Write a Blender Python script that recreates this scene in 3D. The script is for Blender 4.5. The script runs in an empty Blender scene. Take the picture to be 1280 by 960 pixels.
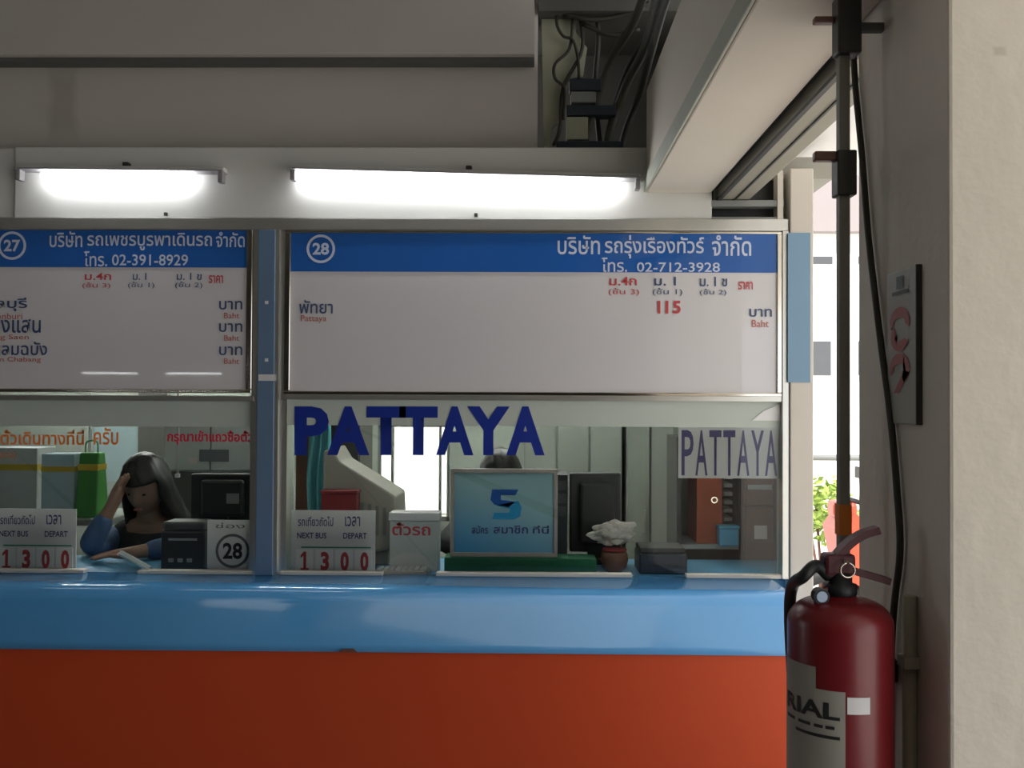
import bpy, bmesh, math, random
from mathutils import Vector, Matrix, Euler
random.seed(7)
SC = bpy.context.scene
COL = SC.collection
R = math.radians

# ------------------------------------------------------------------ camera
F_PX = 1244.0
CAM_LOC = Vector((0.0, 0.0, 1.6))
CAM_ROT = Matrix.Rotation(R(0.92), 3, 'Z') @ Matrix.Rotation(R(90 + 0.92), 3, 'X') @ Matrix.Rotation(R(0.28), 3, 'Z')
cam_d = bpy.data.cameras.new('camera')
cam_d.sensor_width = 36.0
cam_d.lens = F_PX / 1280.0 * 36.0
cam_d.clip_start = 0.05
cam_d.clip_end = 300
cam = bpy.data.objects.new('camera', cam_d)
cam.matrix_world = Matrix.Translation(CAM_LOC) @ CAM_ROT.to_4x4()
COL.objects.link(cam)
SC.camera = cam

# ------------------------------------------------------------------ world: bright hazy daylight sky
w = bpy.data.worlds.new('sky')
SC.world = w
w.use_nodes = True
bg = w.node_tree.nodes['Background']
bg.inputs['Color'].default_value = (0.93, 0.95, 1.0, 1)
bg.inputs['Strength'].default_value = 2.0

# ------------------------------------------------------------------ sun
sd = bpy.data.lights.new('sun', 'SUN')
sd.energy = 7.0
sd.angle = R(2.0)
sd.color = (1.0, 0.95, 0.86)
so = bpy.data.objects.new('sun', sd)
so.rotation_euler = Euler((R(40), 0, R(32)), 'XYZ')      # from behind the camera on the right, high
so.location = (8, -8, 12)
COL.objects.link(so)

# ------------------------------------------------------------------ exposure
SC.view_settings.view_transform = 'Standard'
SC.view_settings.look = 'None'
SC.view_settings.gamma = 1.0
SC.view_settings.use_curve_mapping = False
SC.view_settings.exposure = 0.0


# ================================================================== helpers
def at(px, py, Y):
    d = CAM_ROT @ Vector(((px - 640.0) / F_PX, -(py - 480.0) / F_PX, -1.0))
    return CAM_LOC + d * (Y / d.y)


def rect(x0, y0, x1, y1, Y):
    """world X0, X1, Z0, Z1 of an upright rectangle standing at depth Y"""
    cx, cy = (x0 + x1) / 2, (y0 + y1) / 2
    return at(x0, cy, Y).x, at(x1, cy, Y).x, at(cx, y1, Y).z, at(cx, y0, Y).z


def srgb(r, g, b):
    def f(c):
        c /= 255.0
        return c / 12.92 if c <= 0.04045 else ((c + 0.055) / 1.055) ** 2.4
    return (f(r), f(g), f(b))


MATS = {}


def mat(name, col, rough=0.6, metal=0.0, var=0.08, scale=6.0, bump=0.0, coat=0.0, emit=0.0, spec=0.5):
    m = bpy.data.materials.new(name)
    m.use_nodes = True
    nt = m.node_tree
    b = nt.nodes['Principled BSDF']
    b.inputs['Roughness'].default_value = rough
    b.inputs['Metallic'].default_value = metal
    b.inputs['Coat Weight'].default_value = coat
    b.inputs['Specular IOR Level'].default_value = spec
    tc = nt.nodes.new('ShaderNodeTexCoord')
    n = nt.nodes.new('ShaderNodeTexNoise')
    n.inputs['Scale'].default_value = scale
    n.inputs['Detail'].default_value = 5
    nt.links.new(tc.outputs['Object'], n.inputs['Vector'])
    mx = nt.nodes.new('ShaderNodeMix')
    mx.data_type = 'RGBA'
    mx.inputs[6].default_value = (*[c * (1 - var) for c in col], 1)
    mx.inputs[7].default_value = (*[min(1, c * (1 + var)) for c in col], 1)
    nt.links.new(n.outputs['Fac'], mx.inputs[0])
    nt.links.new(mx.outputs[2], b.inputs['Base Color'])
    if bump:
        bp = nt.nodes.new('ShaderNodeBump')
        bp.inputs['Strength'].default_value = bump
        bp.inputs['Distance'].default_value = 0.01
        n2 = nt.nodes.new('ShaderNodeTexNoise')
        n2.inputs['Scale'].default_value = scale * 8
        n2.inputs['Detail'].default_value = 6
        nt.links.new(tc.outputs['Object'], n2.inputs['Vector'])
        nt.links.new(n2.outputs['Fac'], bp.inputs['Height'])
        nt.links.new(bp.outputs['Normal'], b.inputs['Normal'])
    if emit:
        b.inputs['Emission Color'].default_value = (*col, 1)
        b.inputs['Emission Strength'].default_value = emit
    MATS[name] = m
    return m


def glass_mat(name, tint, ior=1.45):
    m = bpy.data.materials.new(name)
    m.use_nodes = True
    nt = m.node_tree
    nt.nodes.remove(nt.nodes['Principled BSDF'])
    out = nt.nodes['Material Output']
    tr = nt.nodes.new('ShaderNodeBsdfTransparent')
    tr.inputs['Color'].default_value = (*tint, 1)
    gl = nt.nodes.new('ShaderNodeBsdfGlossy')
    gl.inputs['Roughness'].default_value = 0.01
    fr = nt.nodes.new('ShaderNodeFresnel')
    fr.inputs['IOR'].default_value = ior
    mx = nt.nodes.new('ShaderNodeMixShader')
    nt.links.new(fr.outputs[0], mx.inputs[0])
    nt.links.new(tr.outputs[0], mx.inputs[1])
    nt.links.new(gl.outputs[0], mx.inputs[2])
    nt.links.new(mx.outputs[0], out.inputs['Surface'])
    MATS[name] = m
    return m


def stain_mat(name, col, stain, spots, streak=0.0, rough=0.85, bump=0.15):
    """painted wall with soft dirt marks; spots = (x, z, half width, half height, strength) in world units"""
    m = mat(name, col, rough, var=0.06, scale=2.2, bump=bump)
    nt = m.node_tree
    b = nt.nodes['Principled BSDF']
    src = b.inputs['Base Color'].links[0].from_socket
    geo = nt.nodes.new('ShaderNodeNewGeometry')
    sep = nt.nodes.new('ShaderNodeSeparateXYZ')
    nz = nt.nodes.new('ShaderNodeTexNoise')
    nz.inputs['Scale'].default_value = 9
    nz.inputs['Detail'].default_value = 4
    nt.links.new(geo.outputs['Position'], nz.inputs['Vector'])
    ad = nt.nodes.new('ShaderNodeVectorMath')
    ad.operation = 'MULTIPLY_ADD'
    nt.links.new(nz.outputs['Color'], ad.inputs[0])
    ad.inputs[1].default_value = (0.05, 0.05, 0.05)
    nt.links.new(geo.outputs['Position'], ad.inputs[2])
    nt.links.new(ad.outputs[0], sep.inputs[0])

    def math_n(op, a, b_):
        q = nt.nodes.new('ShaderNodeMath')
        q.operation = op
        for i, v in enumerate((a, b_)):
            if isinstance(v, (int, float)):
                q.inputs[i].default_value = v
            else:
                nt.links.new(v, q.inputs[i])
        return q.outputs[0]
    for (x, z, hw, hh, s) in spots:
        dx = math_n('DIVIDE', math_n('ABSOLUTE', math_n('SUBTRACT', sep.outputs['X'], x + 0.025), 0), hw)
        dz = math_n('DIVIDE', math_n('ABSOLUTE', math_n('SUBTRACT', sep.outputs['Z'], z + 0.025), 0), hh)
        d = math_n('MAXIMUM', dx, dz)
        mr = nt.nodes.new('ShaderNodeMapRange')
        mr.inputs['From Min'].default_value = 1.25
        mr.inputs['From Max'].default_value = 0.6
        mr.inputs['To Max'].default_value = s
        nt.links.new(d, mr.inputs['Value'])
        mx = nt.nodes.new('ShaderNodeMix')
        mx.data_type = 'RGBA'
        nt.links.new(mr.outputs[0], mx.inputs[0])
        nt.links.new(src, mx.inputs[6])
        mx.inputs[7].default_value = (*stain, 1)
        src = mx.outputs[2]
    nt.links.new(src, b.inputs['Base Color'])
    return m


BASE = {}


def tag(o, label=None, cat=None, group=None, kind=None):
    if label: o['label'] = label
    if cat: o['category'] = cat
    if group: o['group'] = group
    if kind: o['kind'] = kind
    return o


def thing(name, label, cat, loc=(0, 0, 0), group=None, kind=None):
    o = bpy.data.objects.new(name, None)
    o.empty_display_size = 0.1
    o.location = Vector(loc)
    COL.objects.link(o)
    BASE[o.name] = Vector(loc)
    return tag(o, label, cat, group, kind)


def link(name, me, m, parent=None, label=None, cat=None, group=None, kind=None, smooth=False, two=None):
    """link a mesh given in world coordinates; its origin goes to its parent's base or to its own foot"""
    if isinstance(me, bmesh.types.BMesh):
        bm = me
        me = bpy.data.meshes.new(name)
        bm.to_mesh(me)
        bm.free()
    me.name = name
    o = bpy.data.objects.new(name, me)
    COL.objects.link(o)
    if not me.materials:
        me.materials.append(MATS[m] if isinstance(m, str) else m)
    if parent is not None:
        base = BASE[parent.name]
        me.transform(Matrix.Translation(-base))
        o.parent = parent
        BASE[o.name] = base
    else:
        xs = [v.co for v in me.vertices]
        base = Vector(((min(v.x for v in xs) + max(v.x for v in xs)) / 2, (min(v.y for v in xs) + max(v.y for v in xs)) / 2, min(v.z for v in xs)))
        me.transform(Matrix.Translation(-base))
        o.location = base
        BASE[o.name] = base
    if smooth:
        for p in me.polygons: p.use_smooth = True
    return tag(o, label, cat, group, kind)


def add_box(bm, x0, x1, y0, y1, z0, z1, bev=0.0, seg=2, mtx=None):
    r = bmesh.ops.create_cube(bm, size=1.0)
    vs = r['verts']
    for v in vs:
        v.co = Vector(((x0 + x1) / 2 + v.co.x * (x1 - x0), (y0 + y1) / 2 + v.co.y * (y1 - y0), (z0 + z1) / 2 + v.co.z * (z1 - z0)))
    if mtx is not None:
        for v in vs: v.co = mtx @ v.co
    if bev:
        es = list({e for v in vs for e in v.link_edges})
        bmesh.ops.bevel(bm, geom=es, offset=bev, segments=seg, profile=0.5, affect='EDGES')


def box(name, x0, x1, y0, y1, z0, z1, m, parent=None, bev=0.0, mtx=None, **kw):
    bm = bmesh.new()
    add_box(bm, min(x0, x1), max(x0, x1), min(y0, y1), max(y0, y1), min(z0, z1), max(z0, z1), bev, mtx=mtx)
    return link(name, bm, m, parent, **kw)


def pbox(name, x0, y0, x1, y1, Y, depth, m, parent=None, bev=0.0, **kw):
    X0, X1, Z0, Z1 = rect(x0, y0, x1, y1, Y)
    return box(name, X0, X1, Y, Y + depth, Z0, Z1, m, parent, bev, **kw)


def add_tube(bm, pts, rad, seg=8, cap=True):
    pts = [Vector(p) for p in pts]
    n = len(pts)
    rads = rad if isinstance(rad, (list, tuple)) else [rad] * n
    rings = []
    t0 = (pts[1] - pts[0]).normalized()
    up = Vector((0, 0, 1)) if abs(t0.z) < 0.9 else Vector((1, 0, 0))
    u = t0.cross(up).normalized()
    for i, p in enumerate(pts):
        t = (pts[min(i + 1, n - 1)] - pts[max(i - 1, 0)]).normalized()
        u = (u - t * u.dot(t)).normalized()
        v = t.cross(u)
        rings.append([bm.verts.new(p + (u * math.cos(a) + v * math.sin(a)) * rads[i]) for a in [2 * math.pi * k / seg for k in range(seg)]])
    for a, b in zip(rings, rings[1:]):
        for k in range(seg):
            bm.faces.new((a[k], a[(k + 1) % seg], b[(k + 1) % seg], b[k]))
    if cap:
        bm.faces.new(rings[0][::-1])
        bm.faces.new(rings[-1])


def smooth_path(pts, n=6):
    """Catmull-Rom through the points"""
    P = [Vector(p) for p in pts]
    P = [P[0] * 2 - P[1]] + P + [P[-1] * 2 - P[-2]]
    out = []
    for i in range(1, len(P) - 2):
        for k in range(n):
            t = k / n
            a, b, c, d = P[i - 1], P[i], P[i + 1], P[i + 2]
            out.append(0.5 * ((2 * b) + (c - a) * t + (2 * a - 5 * b + 4 * c - d) * t * t + (3 * b - a - 3 * c + d) * t ** 3))
    out.append(P[-2])
    return out


def tube(name, pts, rad, m, parent=None, seg=8, curve=0, **kw):
    bm = bmesh.new()
    add_tube(bm, smooth_path(pts, curve) if curve else pts, rad, seg)
    bmesh.ops.recalc_face_normals(bm, faces=bm.faces)
    return link(name, bm, m, parent, smooth=True, **kw)


def lathe(name, cx, cy, prof, m, parent=None, seg=40, **kw):
    bm = bmesh.new()
    rings = []
    for (r, z) in prof:
        rings.append([bm.verts.new((cx + r * math.cos(2 * math.pi * k / seg), cy + r * math.sin(2 * math.pi * k / seg), z)) for k in range(seg)])
    for a, b in zip(rings, rings[1:]):
        for k in range(seg):
            bm.faces.new((a[k], a[(k + 1) % seg], b[(k + 1) % seg], b[k]))
    bm.faces.new(rings[0][::-1])
    bm.faces.new(rings[-1])
    bmesh.ops.recalc_face_normals(bm, faces=bm.faces)
    return link(name, bm, m, parent, smooth=True, **kw)


_tc = bpy.data.curves.new('lettering_source', 'FONT')
_to = bpy.data.objects.new('lettering_source', _tc)
COL.objects.link(_to)


def text_raw(body, bold=0.0, res=3):
    _tc.body = body
    _tc.offset = bold
    _tc.resolution_u = res
    dg = bpy.context.evaluated_depsgraph_get()
    dg.update()
    return bpy.data.meshes.new_from_object(_to.evaluated_get(dg))


def text_fit(body, X0, X1, Z0, Z1, Y, m, parent, name='lettering', bold=0.0, **kw):
    """lettering stretched to fill an upright rectangle at depth Y, facing the hall"""
    me = text_raw(body, bold)
    if len(me.vertices) == 0: return None
    a0 = min(v.co.x for v in me.vertices); a1 = max(v.co.x for v in me.vertices)
    b0 = min(v.co.y for v in me.vertices); b1 = max(v.co.y for v in me.vertices)
    for v in me.vertices:
        v.co = Vector((X0 + (v.co.x - a0) / (a1 - a0) * (X1 - X0), Y, Z0 + (v.co.y - b0) / (b1 - b0) * (Z1 - Z0)))
    me.materials.clear()
    if ' ' not in body and '.' not in body and '-' not in body:
        return link(name, me, m, parent, **kw)
    # words and marks standing apart become pieces of their own
    bm = bmesh.new(); bm.from_mesh(me); bpy.data.meshes.remove(me)
    seen, comps = set(), []
    for v in bm.verts:
        if v in seen: continue
        st, comp = [v], []
        seen.add(v)
        while st:
            q = st.pop(); comp.append(q)
            for e in q.link_edges:
                o2 = e.other_vert(q)
                if o2 not in seen: seen.add(o2); st.append(o2)
        comps.append((min(q.co.x for q in comp), max(q.co.x for q in comp), comp))
    comps.sort(key=lambda c: c[0])
    groups, gap = [], 0.2 * (Z1 - Z0)
    for a, b, c in comps:
        if groups and a - groups[-1][0] < gap:
            groups[-1][0] = max(groups[-1][0], b); groups[-1][1] += c
        else:
            groups.append([b, list(c)])
    o = None
    for _, vs in groups:
        vset = set(vs)
        nb = bmesh.new()
        mp = {v: nb.verts.new(v.co) for v in vs}
        for f in bm.faces:
            if f.verts[0] in vset: nb.faces.new([mp[v] for v in f.verts])
        o = link(name, nb, m, parent, **kw)
    bm.free()
    return o


def ptext(body, x0, y0, x1, y1, Y, m, parent, **kw):
    return text_fit(body, *rect(x0, y0, x1, y1, Y), Y, m, parent, **kw)


def ring(name, cx, cz, r0, r1, Y, m, parent, seg=32, **kw):
    bm = bmesh.new()
    a = [bm.verts.new((cx + r0 * math.cos(t), Y, cz + r0 * math.sin(t))) for t in [2 * math.pi * k / seg for k in range(seg)]]
    b = [bm.verts.new((cx + r1 * math.cos(t), Y, cz + r1 * math.sin(t))) for t in [2 * math.pi * k / seg for k in range(seg)]]
    for k in range(seg):
        bm.faces.new((a[k], a[(k + 1) % seg], b[(k + 1) % seg], b[k]))
    return link(name, bm, m, parent, **kw)


def poly(name, pts, Y, th, m, parent=None, **kw):
    """outline given as (x, z) extruded from Y to Y + th"""
    bm = bmesh.new()
    vs = [bm.verts.new((x, Y, z)) for x, z in pts]
    f = bm.faces.new(vs)
    r = bmesh.ops.extrude_face_region(bm, geom=[f])
    for v in r['geom']:
        if isinstance(v, bmesh.types.BMVert): v.co.y += th
    bmesh.ops.triangulate(bm, faces=[g for g in bm.faces if len(g.verts) > 4])
    bmesh.ops.recalc_face_normals(bm, faces=bm.faces)
    return link(name, bm, m, parent, **kw)


def evaluated(name, bm, mods):
    """bake modifiers into a plain mesh"""
    me = bpy.data.meshes.new(name)
    bm.to_mesh(me); bm.free()
    o = bpy.data.objects.new(name, me)
    COL.objects.link(o)
    mods(o)
    dg = bpy.context.evaluated_depsgraph_get()
    dg.update()
    out = bpy.data.meshes.new_from_object(o.evaluated_get(dg))
    bpy.data.objects.remove(o)
    bpy.data.meshes.remove(me)
    return out


# ================================================================== materials
mat('fascia_white', (0.72, 0.72, 0.69), 0.6, var=0.05, scale=3)
mat('plaster_warm', (0.70, 0.64, 0.55), 0.85, var=0.06, scale=4, bump=0.25)
mat('beam_paint', (0.72, 0.66, 0.57), 0.8, var=0.05, scale=3, bump=0.1)
mat('dark_metal', (0.05, 0.05, 0.045), 0.55, 0.3)
mat('dark_grey', (0.12, 0.125, 0.12), 0.6)
mat('pole_grey', (0.24, 0.23, 0.20), 0.6)
mat('strip_olive', (0.50, 0.52, 0.43), 0.7)
mat('aluminium', (0.62, 0.62, 0.58), 0.32, 0.85, var=0.05, scale=15)
mat('chrome_trim', (0.70, 0.66, 0.58), 0.12, 1.0, var=0.12, scale=9)
mat('post_blue', (0.13, 0.21, 0.33), 0.5, var=0.06)
mat('post_light_blue', (0.20, 0.34, 0.48), 0.5, var=0.06)
mat('post_beige', (0.66, 0.61, 0.54), 0.7, var=0.05)
mat('board_white', (0.72, 0.70, 0.72), 0.02, var=0.02, scale=2)
mat('board_blue', (0.025, 0.13, 0.47), 0.02, var=0.12, scale=3)
mat('print_white', (0.62, 0.70, 0.85), 0.5, var=0.02)
mat('print_red', (0.55, 0.06, 0.07), 0.5, var=0.03)
mat('print_salmon', (0.55, 0.14, 0.10), 0.5, var=0.03)
mat('print_navy', (0.05, 0.09, 0.20), 0.5, var=0.03)
mat('letter_blue', (0.012, 0.035, 0.30), 0.35, var=0.05)
mat('letter_orange', (0.80, 0.20, 0.03), 0.5, var=0.05)
mat('letter_crimson', (0.72, 0.015, 0.06), 0.5, var=0.05)
mat('counter_blue', (0.075, 0.29, 0.58), 0.10, var=0.05, scale=4, spec=0.5)
mat('panel_red', (0.60, 0.075, 0.022), 0.45, var=0.05, scale=3, spec=0.3)
mat('inner_counter', (0.10, 0.32, 0.52), 0.4)
mat('floor_concrete', (0.22, 0.20, 0.18), 0.6, var=0.1, scale=2)
mat('ground_concrete', (0.62, 0.60, 0.56), 0.9, var=0.1, scale=1.5)
mat('ceiling_paint', (0.35, 0.34, 0.30), 0.9)
mat('hall_wall', (0.16, 0.15, 0.13), 0.9)
mat('room_wall', (0.42, 0.46, 0.41), 0.85, var=0.05, scale=3)
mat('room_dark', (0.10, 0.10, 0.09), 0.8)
mat('pale_grey_green', (0.54, 0.60, 0.54), 0.5, var=0.04, scale=4)
mat('paper', (0.72, 0.71, 0.72), 0.7, var=0.03)
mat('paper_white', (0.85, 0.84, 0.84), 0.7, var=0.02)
mat('note_pink', (0.85, 0.72, 0.68), 0.7, var=0.02)
mat('paper_grey', (0.50, 0.53, 0.52), 0.7, var=0.05)
mat('paper_blue', (0.40, 0.52, 0.55), 0.7, var=0.05)
mat('ink_black', (0.015, 0.015, 0.017), 0.6)
mat('ink_grey', (0.12, 0.13, 0.14), 0.6)
mat('ink_indigo', (0.06, 0.05, 0.20), 0.6)
mat('ink_green', (0.03, 0.25, 0.16), 0.6)
mat('tube_end', (0.30, 0.29, 0.30), 0.5)
mat('black_plastic', (0.02, 0.02, 0.022), 0.4)
mat('charcoal_plastic', (0.05, 0.05, 0.05), 0.5)
mat('beige_plastic', (0.38, 0.36, 0.31), 0.5)
mat('grey_plastic', (0.24, 0.25, 0.24), 0.5)
mat('locker_grey', (0.30, 0.32, 0.29), 0.5)
mat('maroon', (0.22, 0.02, 0.025), 0.6)
mat('teal_cloth', (0.09, 0.32, 0.36), 0.9, bump=0.3)
mat('green_cloth', (0.01, 0.13, 0.06), 0.8, bump=0.2)
mat('bag_green', (0.06, 0.25, 0.05), 0.6)
mat('bag_yellow', (0.55, 0.38, 0.04), 0.6)
mat('orange_card', (0.48, 0.09, 0.03), 0.6)
mat('wood_brown', (0.17, 0.075, 0.05), 0.5, var=0.25, scale=12)
mat('frame_wood', (0.42, 0.37, 0.35), 0.5, var=0.15, scale=20)
mat('plastic_bag', (0.60, 0.54, 0.50), 0.35)
mat('navy_plastic', (0.02, 0.028, 0.05), 0.4)
mat('sky_blue_plastic', (0.12, 0.45, 0.70), 0.4)
mat('logo_blue', (0.01, 0.10, 0.45), 0.5)
mat('logo_cyan', (0.02, 0.33, 0.66), 0.5)
mat('extinguisher_red', (0.17, 0.009, 0.013), 0.35, var=0.08, scale=5, coat=0.1)
mat('valve_red', (0.085, 0.010, 0.018), 0.5)
mat('rubber', (0.012, 0.013, 0.016), 0.5)
mat('label_grey', (0.33, 0.32, 0.28), 0.6, var=0.12, scale=14)
mat('gauge_glass', (0.45, 0.60, 0.80), 0.15)
mat('conduit_light', (0.34, 0.32, 0.25), 0.6, var=0.12)
mat('cable_dark', (0.04, 0.038, 0.028), 0.6)
mat('cable_olive', (0.08, 0.08, 0.06), 0.6)
mat('plaque_face', (0.34, 0.34, 0.29), 0.45, var=0.1, scale=12)
mat('plaque_red', (0.36, 0.10, 0.09), 0.5)
mat('orange_tape', (0.70, 0.20, 0.02), 0.5)
mat('board_cream', (0.42, 0.43, 0.32), 0.7, var=0.1)
mat('switch_blue', (0.02, 0.03, 0.045), 0.5)
mat('skin', (0.27, 0.155, 0.105), 0.55, var=0.05, scale=12)
mat('hair', (0.012, 0.010, 0.009), 0.45, var=0.3, scale=60)
mat('lips', (0.28, 0.09, 0.08), 0.5)
mat('eye_dark', (0.012, 0.010, 0.009), 0.7, spec=0.1)
mat('shirt_blue', (0.05, 0.095, 0.20), 0.85, bump=0.3)
mat('vest_black', (0.018, 0.018, 0.020), 0.85, bump=0.3)
mat('trousers', (0.03, 0.03, 0.04), 0.85)
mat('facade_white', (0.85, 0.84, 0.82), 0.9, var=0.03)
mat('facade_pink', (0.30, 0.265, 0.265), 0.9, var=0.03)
mat('window_dark', (0.085, 0.09, 0.095), 0.2)
mat('leaf', (0.30, 0.42, 0.08), 0.6, var=0.3, scale=9)
mat('bike_red', (0.60, 0.07, 0.03), 0.3)
mat('tube_glow', (0.97, 0.98, 1.0), 0.5, var=0.0, emit=13.0)
mat('booth_fill_glow', (0.97, 1.0, 0.95), 0.5, var=0.0, emit=115.0)  # glow of the unseen lamps added inside the booths
glass_mat('glass', (0.91, 0.95, 0.92))
glass_mat('glass_clear', (0.92, 0.95, 0.93))

# a printed sheet: pale cyan fading to a stronger blue towards its lower left corner (print, not light)
m = mat('notice_print', (0.3, 0.5, 0.6), 0.35)
nt = m.node_tree
tcn = nt.nodes.new('ShaderNodeTexCoord'); sp = nt.nodes.new('ShaderNodeSeparateXYZ')
nt.links.new(tcn.outputs['Generated'], sp.inputs[0])
mm = nt.nodes.new('ShaderNodeMath'); mm.operation = 'MULTIPLY_ADD'
nt.links.new(sp.outputs['X'], mm.inputs[0]); mm.inputs[1].default_value = 0.45
nt.links.new(sp.outputs['Z'], mm.inputs[2])
cr = nt.nodes.new('ShaderNodeValToRGB')
cr.color_ramp.elements[0].position = 0.1; cr.color_ramp.elements[0].color = (0.07, 0.33, 0.62, 1)
cr.color_ramp.elements[1].position = 0.9; cr.color_ramp.elements[1].color = (0.34, 0.55, 0.62, 1)
nt.links.new(mm.outputs[0], cr.inputs[0])
nt.links.new(cr.outputs[0], nt.nodes['Principled BSDF'].inputs['Base Color'])

YW = 3.60            # plane of the booth front

# ================================================================== the setting: hall shell
box('floor', -12, 1.3, -14, 3.3, -0.10, 0.0, 'floor_concrete', kind='structure', label='grey concrete floor of the hall')
box('ceiling', -12, 1.3, -14, 4.25, 3.30, 3.42, 'ceiling_paint', kind='structure', label='painted slab ceiling of the hall')
box('wall_left', -12.2, -12, -14, 3.7, 0, 3.30, 'hall_wall', kind='structure', label='plain wall at the far left of the hall')
box('wall_rear', -12.2, 1.3, -14.2, -14, 0, 3.42, 'hall_wall', kind='structure', label='plain wall across the hall')
box('wall_daylight_block', 1.3, 1.45, -14, -1.6, 0, 3.42, 'hall_wall', kind='structure', label='unseen wall added to block daylight on the near right side of the hall')  # added out of view so the daylight falls off towards the left
box('pavement', 1.3, 14, -14, 22, -0.12, -0.02, 'ground_concrete', kind='structure', label='pale concrete pavement outside the hall')
box('yard', -12, 1.3, 7.2, 22, -0.12, -0.02, 'ground_concrete', kind='structure', label='pale concrete yard behind the booths')

# upper wall over the booths, with a dirt mark
sx, _, _, sz = rect(78, 130, 79, 131, 3.70)
stain_mat('upper_wall', (0.60, 0.56, 0.52), (0.36, 0.33, 0.29), [(sx, sz, 0.05, 0.13, 0.55)])
xr = at(672, 120, 3.70).x
box('wall_back', -6, xr, 3.70, 3.84, 2.30, 3.30, 'upper_wall', kind='structure', label='grey-brown plaster wall above the ticket booths')
zt = at(330, 68, 3.60).z
box('trim_1', -6, at(668, 60, 3.6).x, 3.60, 3.70, zt, 3.30, 'upper_wall', kind='structure', label='projecting plaster beam along the top of the back wall')
zb = at(330, 80, 3.66).z
box('trim_2', -6, at(668, 75, 3.64).x, 3.63, 3.70, zb, zt, 'dark_grey', kind='structure', label='dark grey strip running below the top beam')  # dark grey strip set directly under the projecting beam

# fascia carrying the lamps
fx0, fx1, fz0, fz1 = rect(18, 184, 890, 273, YW)
box('trim_3', fx0, fx1, YW, YW + 0.07, fz0, fz1, 'fascia_white', kind='structure', bev=0.004, label='white fascia panel carrying the tube lamps')
box('trim_4', -6, fx0 - 0.004, YW + 0.012, YW + 0.07, fz0, fz1 - 0.004, 'fascia_white', kind='structure', label='white fascia panel at the far left end')
# header bar over the fare boards
hx0, hx1, hz0, hz1 = rect(-40, 273, 985, 288, YW)
box('trim_5', -6, hx1, YW - 0.01, YW + 0.07, hz0, fz0, 'aluminium', kind='structure', bev=0.003, label='aluminium header bar over the fare boards')

# big beam coming out from the wall over the camera
bx0, bx1, bz0 = 0.425, 0.66, 2.352
stain_mat('beam_stained', (0.72, 0.66, 0.57), (0.33, 0.30, 0.24), [], bump=0.1)
box('beam', bx0, bx1, -3.0, YW, bz0, 2.73, 'beam_stained', kind='structure', bev=0.006, label='cream painted concrete beam running out from the booths')
box('trim_6', bx0 - 0.008, bx0, -3.0, YW, bz0 + 0.002, bz0 + 0.06, 'strip_olive', kind='structure', bev=0.002, label='grey-green strip along the lower edge of the cream beam')
box('gap_shade_strip', bx1 + 0.001, 0.684, 2.02, YW, bz0 + 0.02, 2.5, 'dark_metal', kind='structure', label='black filler painting the shaded gap between the cream beam and the grey channel')  # black strip put in for the shade of the open gap
# channel beside the beam
chx0, chx1 = 0.685, 0.80
ch = box('shutter_channel', chx0, chx1, 2.02, YW + 0.3, 2.33, 2.46, 'conduit_light', kind='structure', bev=0.004, label='grey metal channel running beside the cream beam')
box('lip', chx0 - 0.003, chx0 + 0.010, 2.02, YW + 0.3, 2.325, 2.335, 'dark_metal', ch)
box('lip', (chx0 + chx1) / 2, (chx0 + chx1) / 2 + 0.006, 2.02, YW + 0.3, 2.326, 2.335, 'dark_metal', ch)
box('canopy', 0.82, 2.8, -14, 4.32, 2.58, 2.66, 'facade_white', kind='structure', label='white canopy slab over the outside walkway, with an added unseen stretch')  # far end is in view; unseen stretch extended to keep sun off the hall

# pillar on the right
PX0 = 0.66
stain_mat('pillar_plaster', (0.66, 0.61, 0.53), (0.42, 0.38, 0.32), [(at(1245, 62, 1.57).x, at(1245, 62, 1.57).z, 0.010, 0.008, 0.5)], bump=0.35)
box('pillar', PX0, 1.12, 1.57, 2.0, 0, 3.30, 'pillar_plaster', kind='structure', bev=0.006, label='square plastered pillar on the right')

# ================================================================== ticket booth shell
box('wall_side', 1.03, 1.045, YW + 0.121, 7.0, 0, 2.4, 'room_wall', kind='structure', label='side wall inside the ticket booth')
box('wall_far_left', -5.2, -5.1, YW + 0.1, 7.0, 0, 2.5, 'room_wall', kind='structure', label='left wall inside the ticket booths')
box('booth_floor', -5.1, 1.03, 3.3, 7.2, -0.1, 0.0, 'floor_concrete', kind='structure', label='floor inside the ticket booths')
box('booth_ceiling', -5.2, 1.12, YW + 0.07, 7.2, 2.42, 2.5, 'ceiling_paint', kind='structure', label='ceiling inside the ticket booths')
# back wall with a window opening
YB = 6.2
wx0, wx1, wz0, wz1 = rect(472, 528, 562, 652, YB)
bm = bmesh.new()
add_box(bm, -5.1, wx0, YB, YB + 0.12, 0, 2.42)
add_box(bm, wx1, 1.03, YB, YB + 0.12, 0, 2.42)
add_box(bm, wx0, wx1, YB, YB + 0.12, 0, wz0)
add_box(bm, wx0, wx1, YB, YB + 0.12, wz1, 2.42)
link('wall_booth', bm, 'room_wall', kind='structure', label='grey-green back wall inside the ticket booths')
wn = thing('window_3', 'bright barred window in the back wall of the booth', None, ((wx0 + wx1) / 2, YB, wz0), kind='structure')
for xa in (wx0, wx1 - 0.02, wx0 + 0.08, wx1 - 0.07):
    box('window_bar', xa, xa + 0.016, YB + 0.02, YB + 0.06, wz0, wz1, 'grey_plastic', wn)
box('window_bar', wx0, wx1, YB + 0.02, YB + 0.06, wz1 - 0.03, wz1, 'grey_plastic', wn)
box('window_bar', wx0, wx1, YB + 0.02, YB + 0.06, wz0, wz0 + 0.03, 'grey_plastic', wn)
box('pane', wx0, wx1, YB + 0.065, YB + 0.069, wz0, wz1, 'glass_clear', wn)
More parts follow.
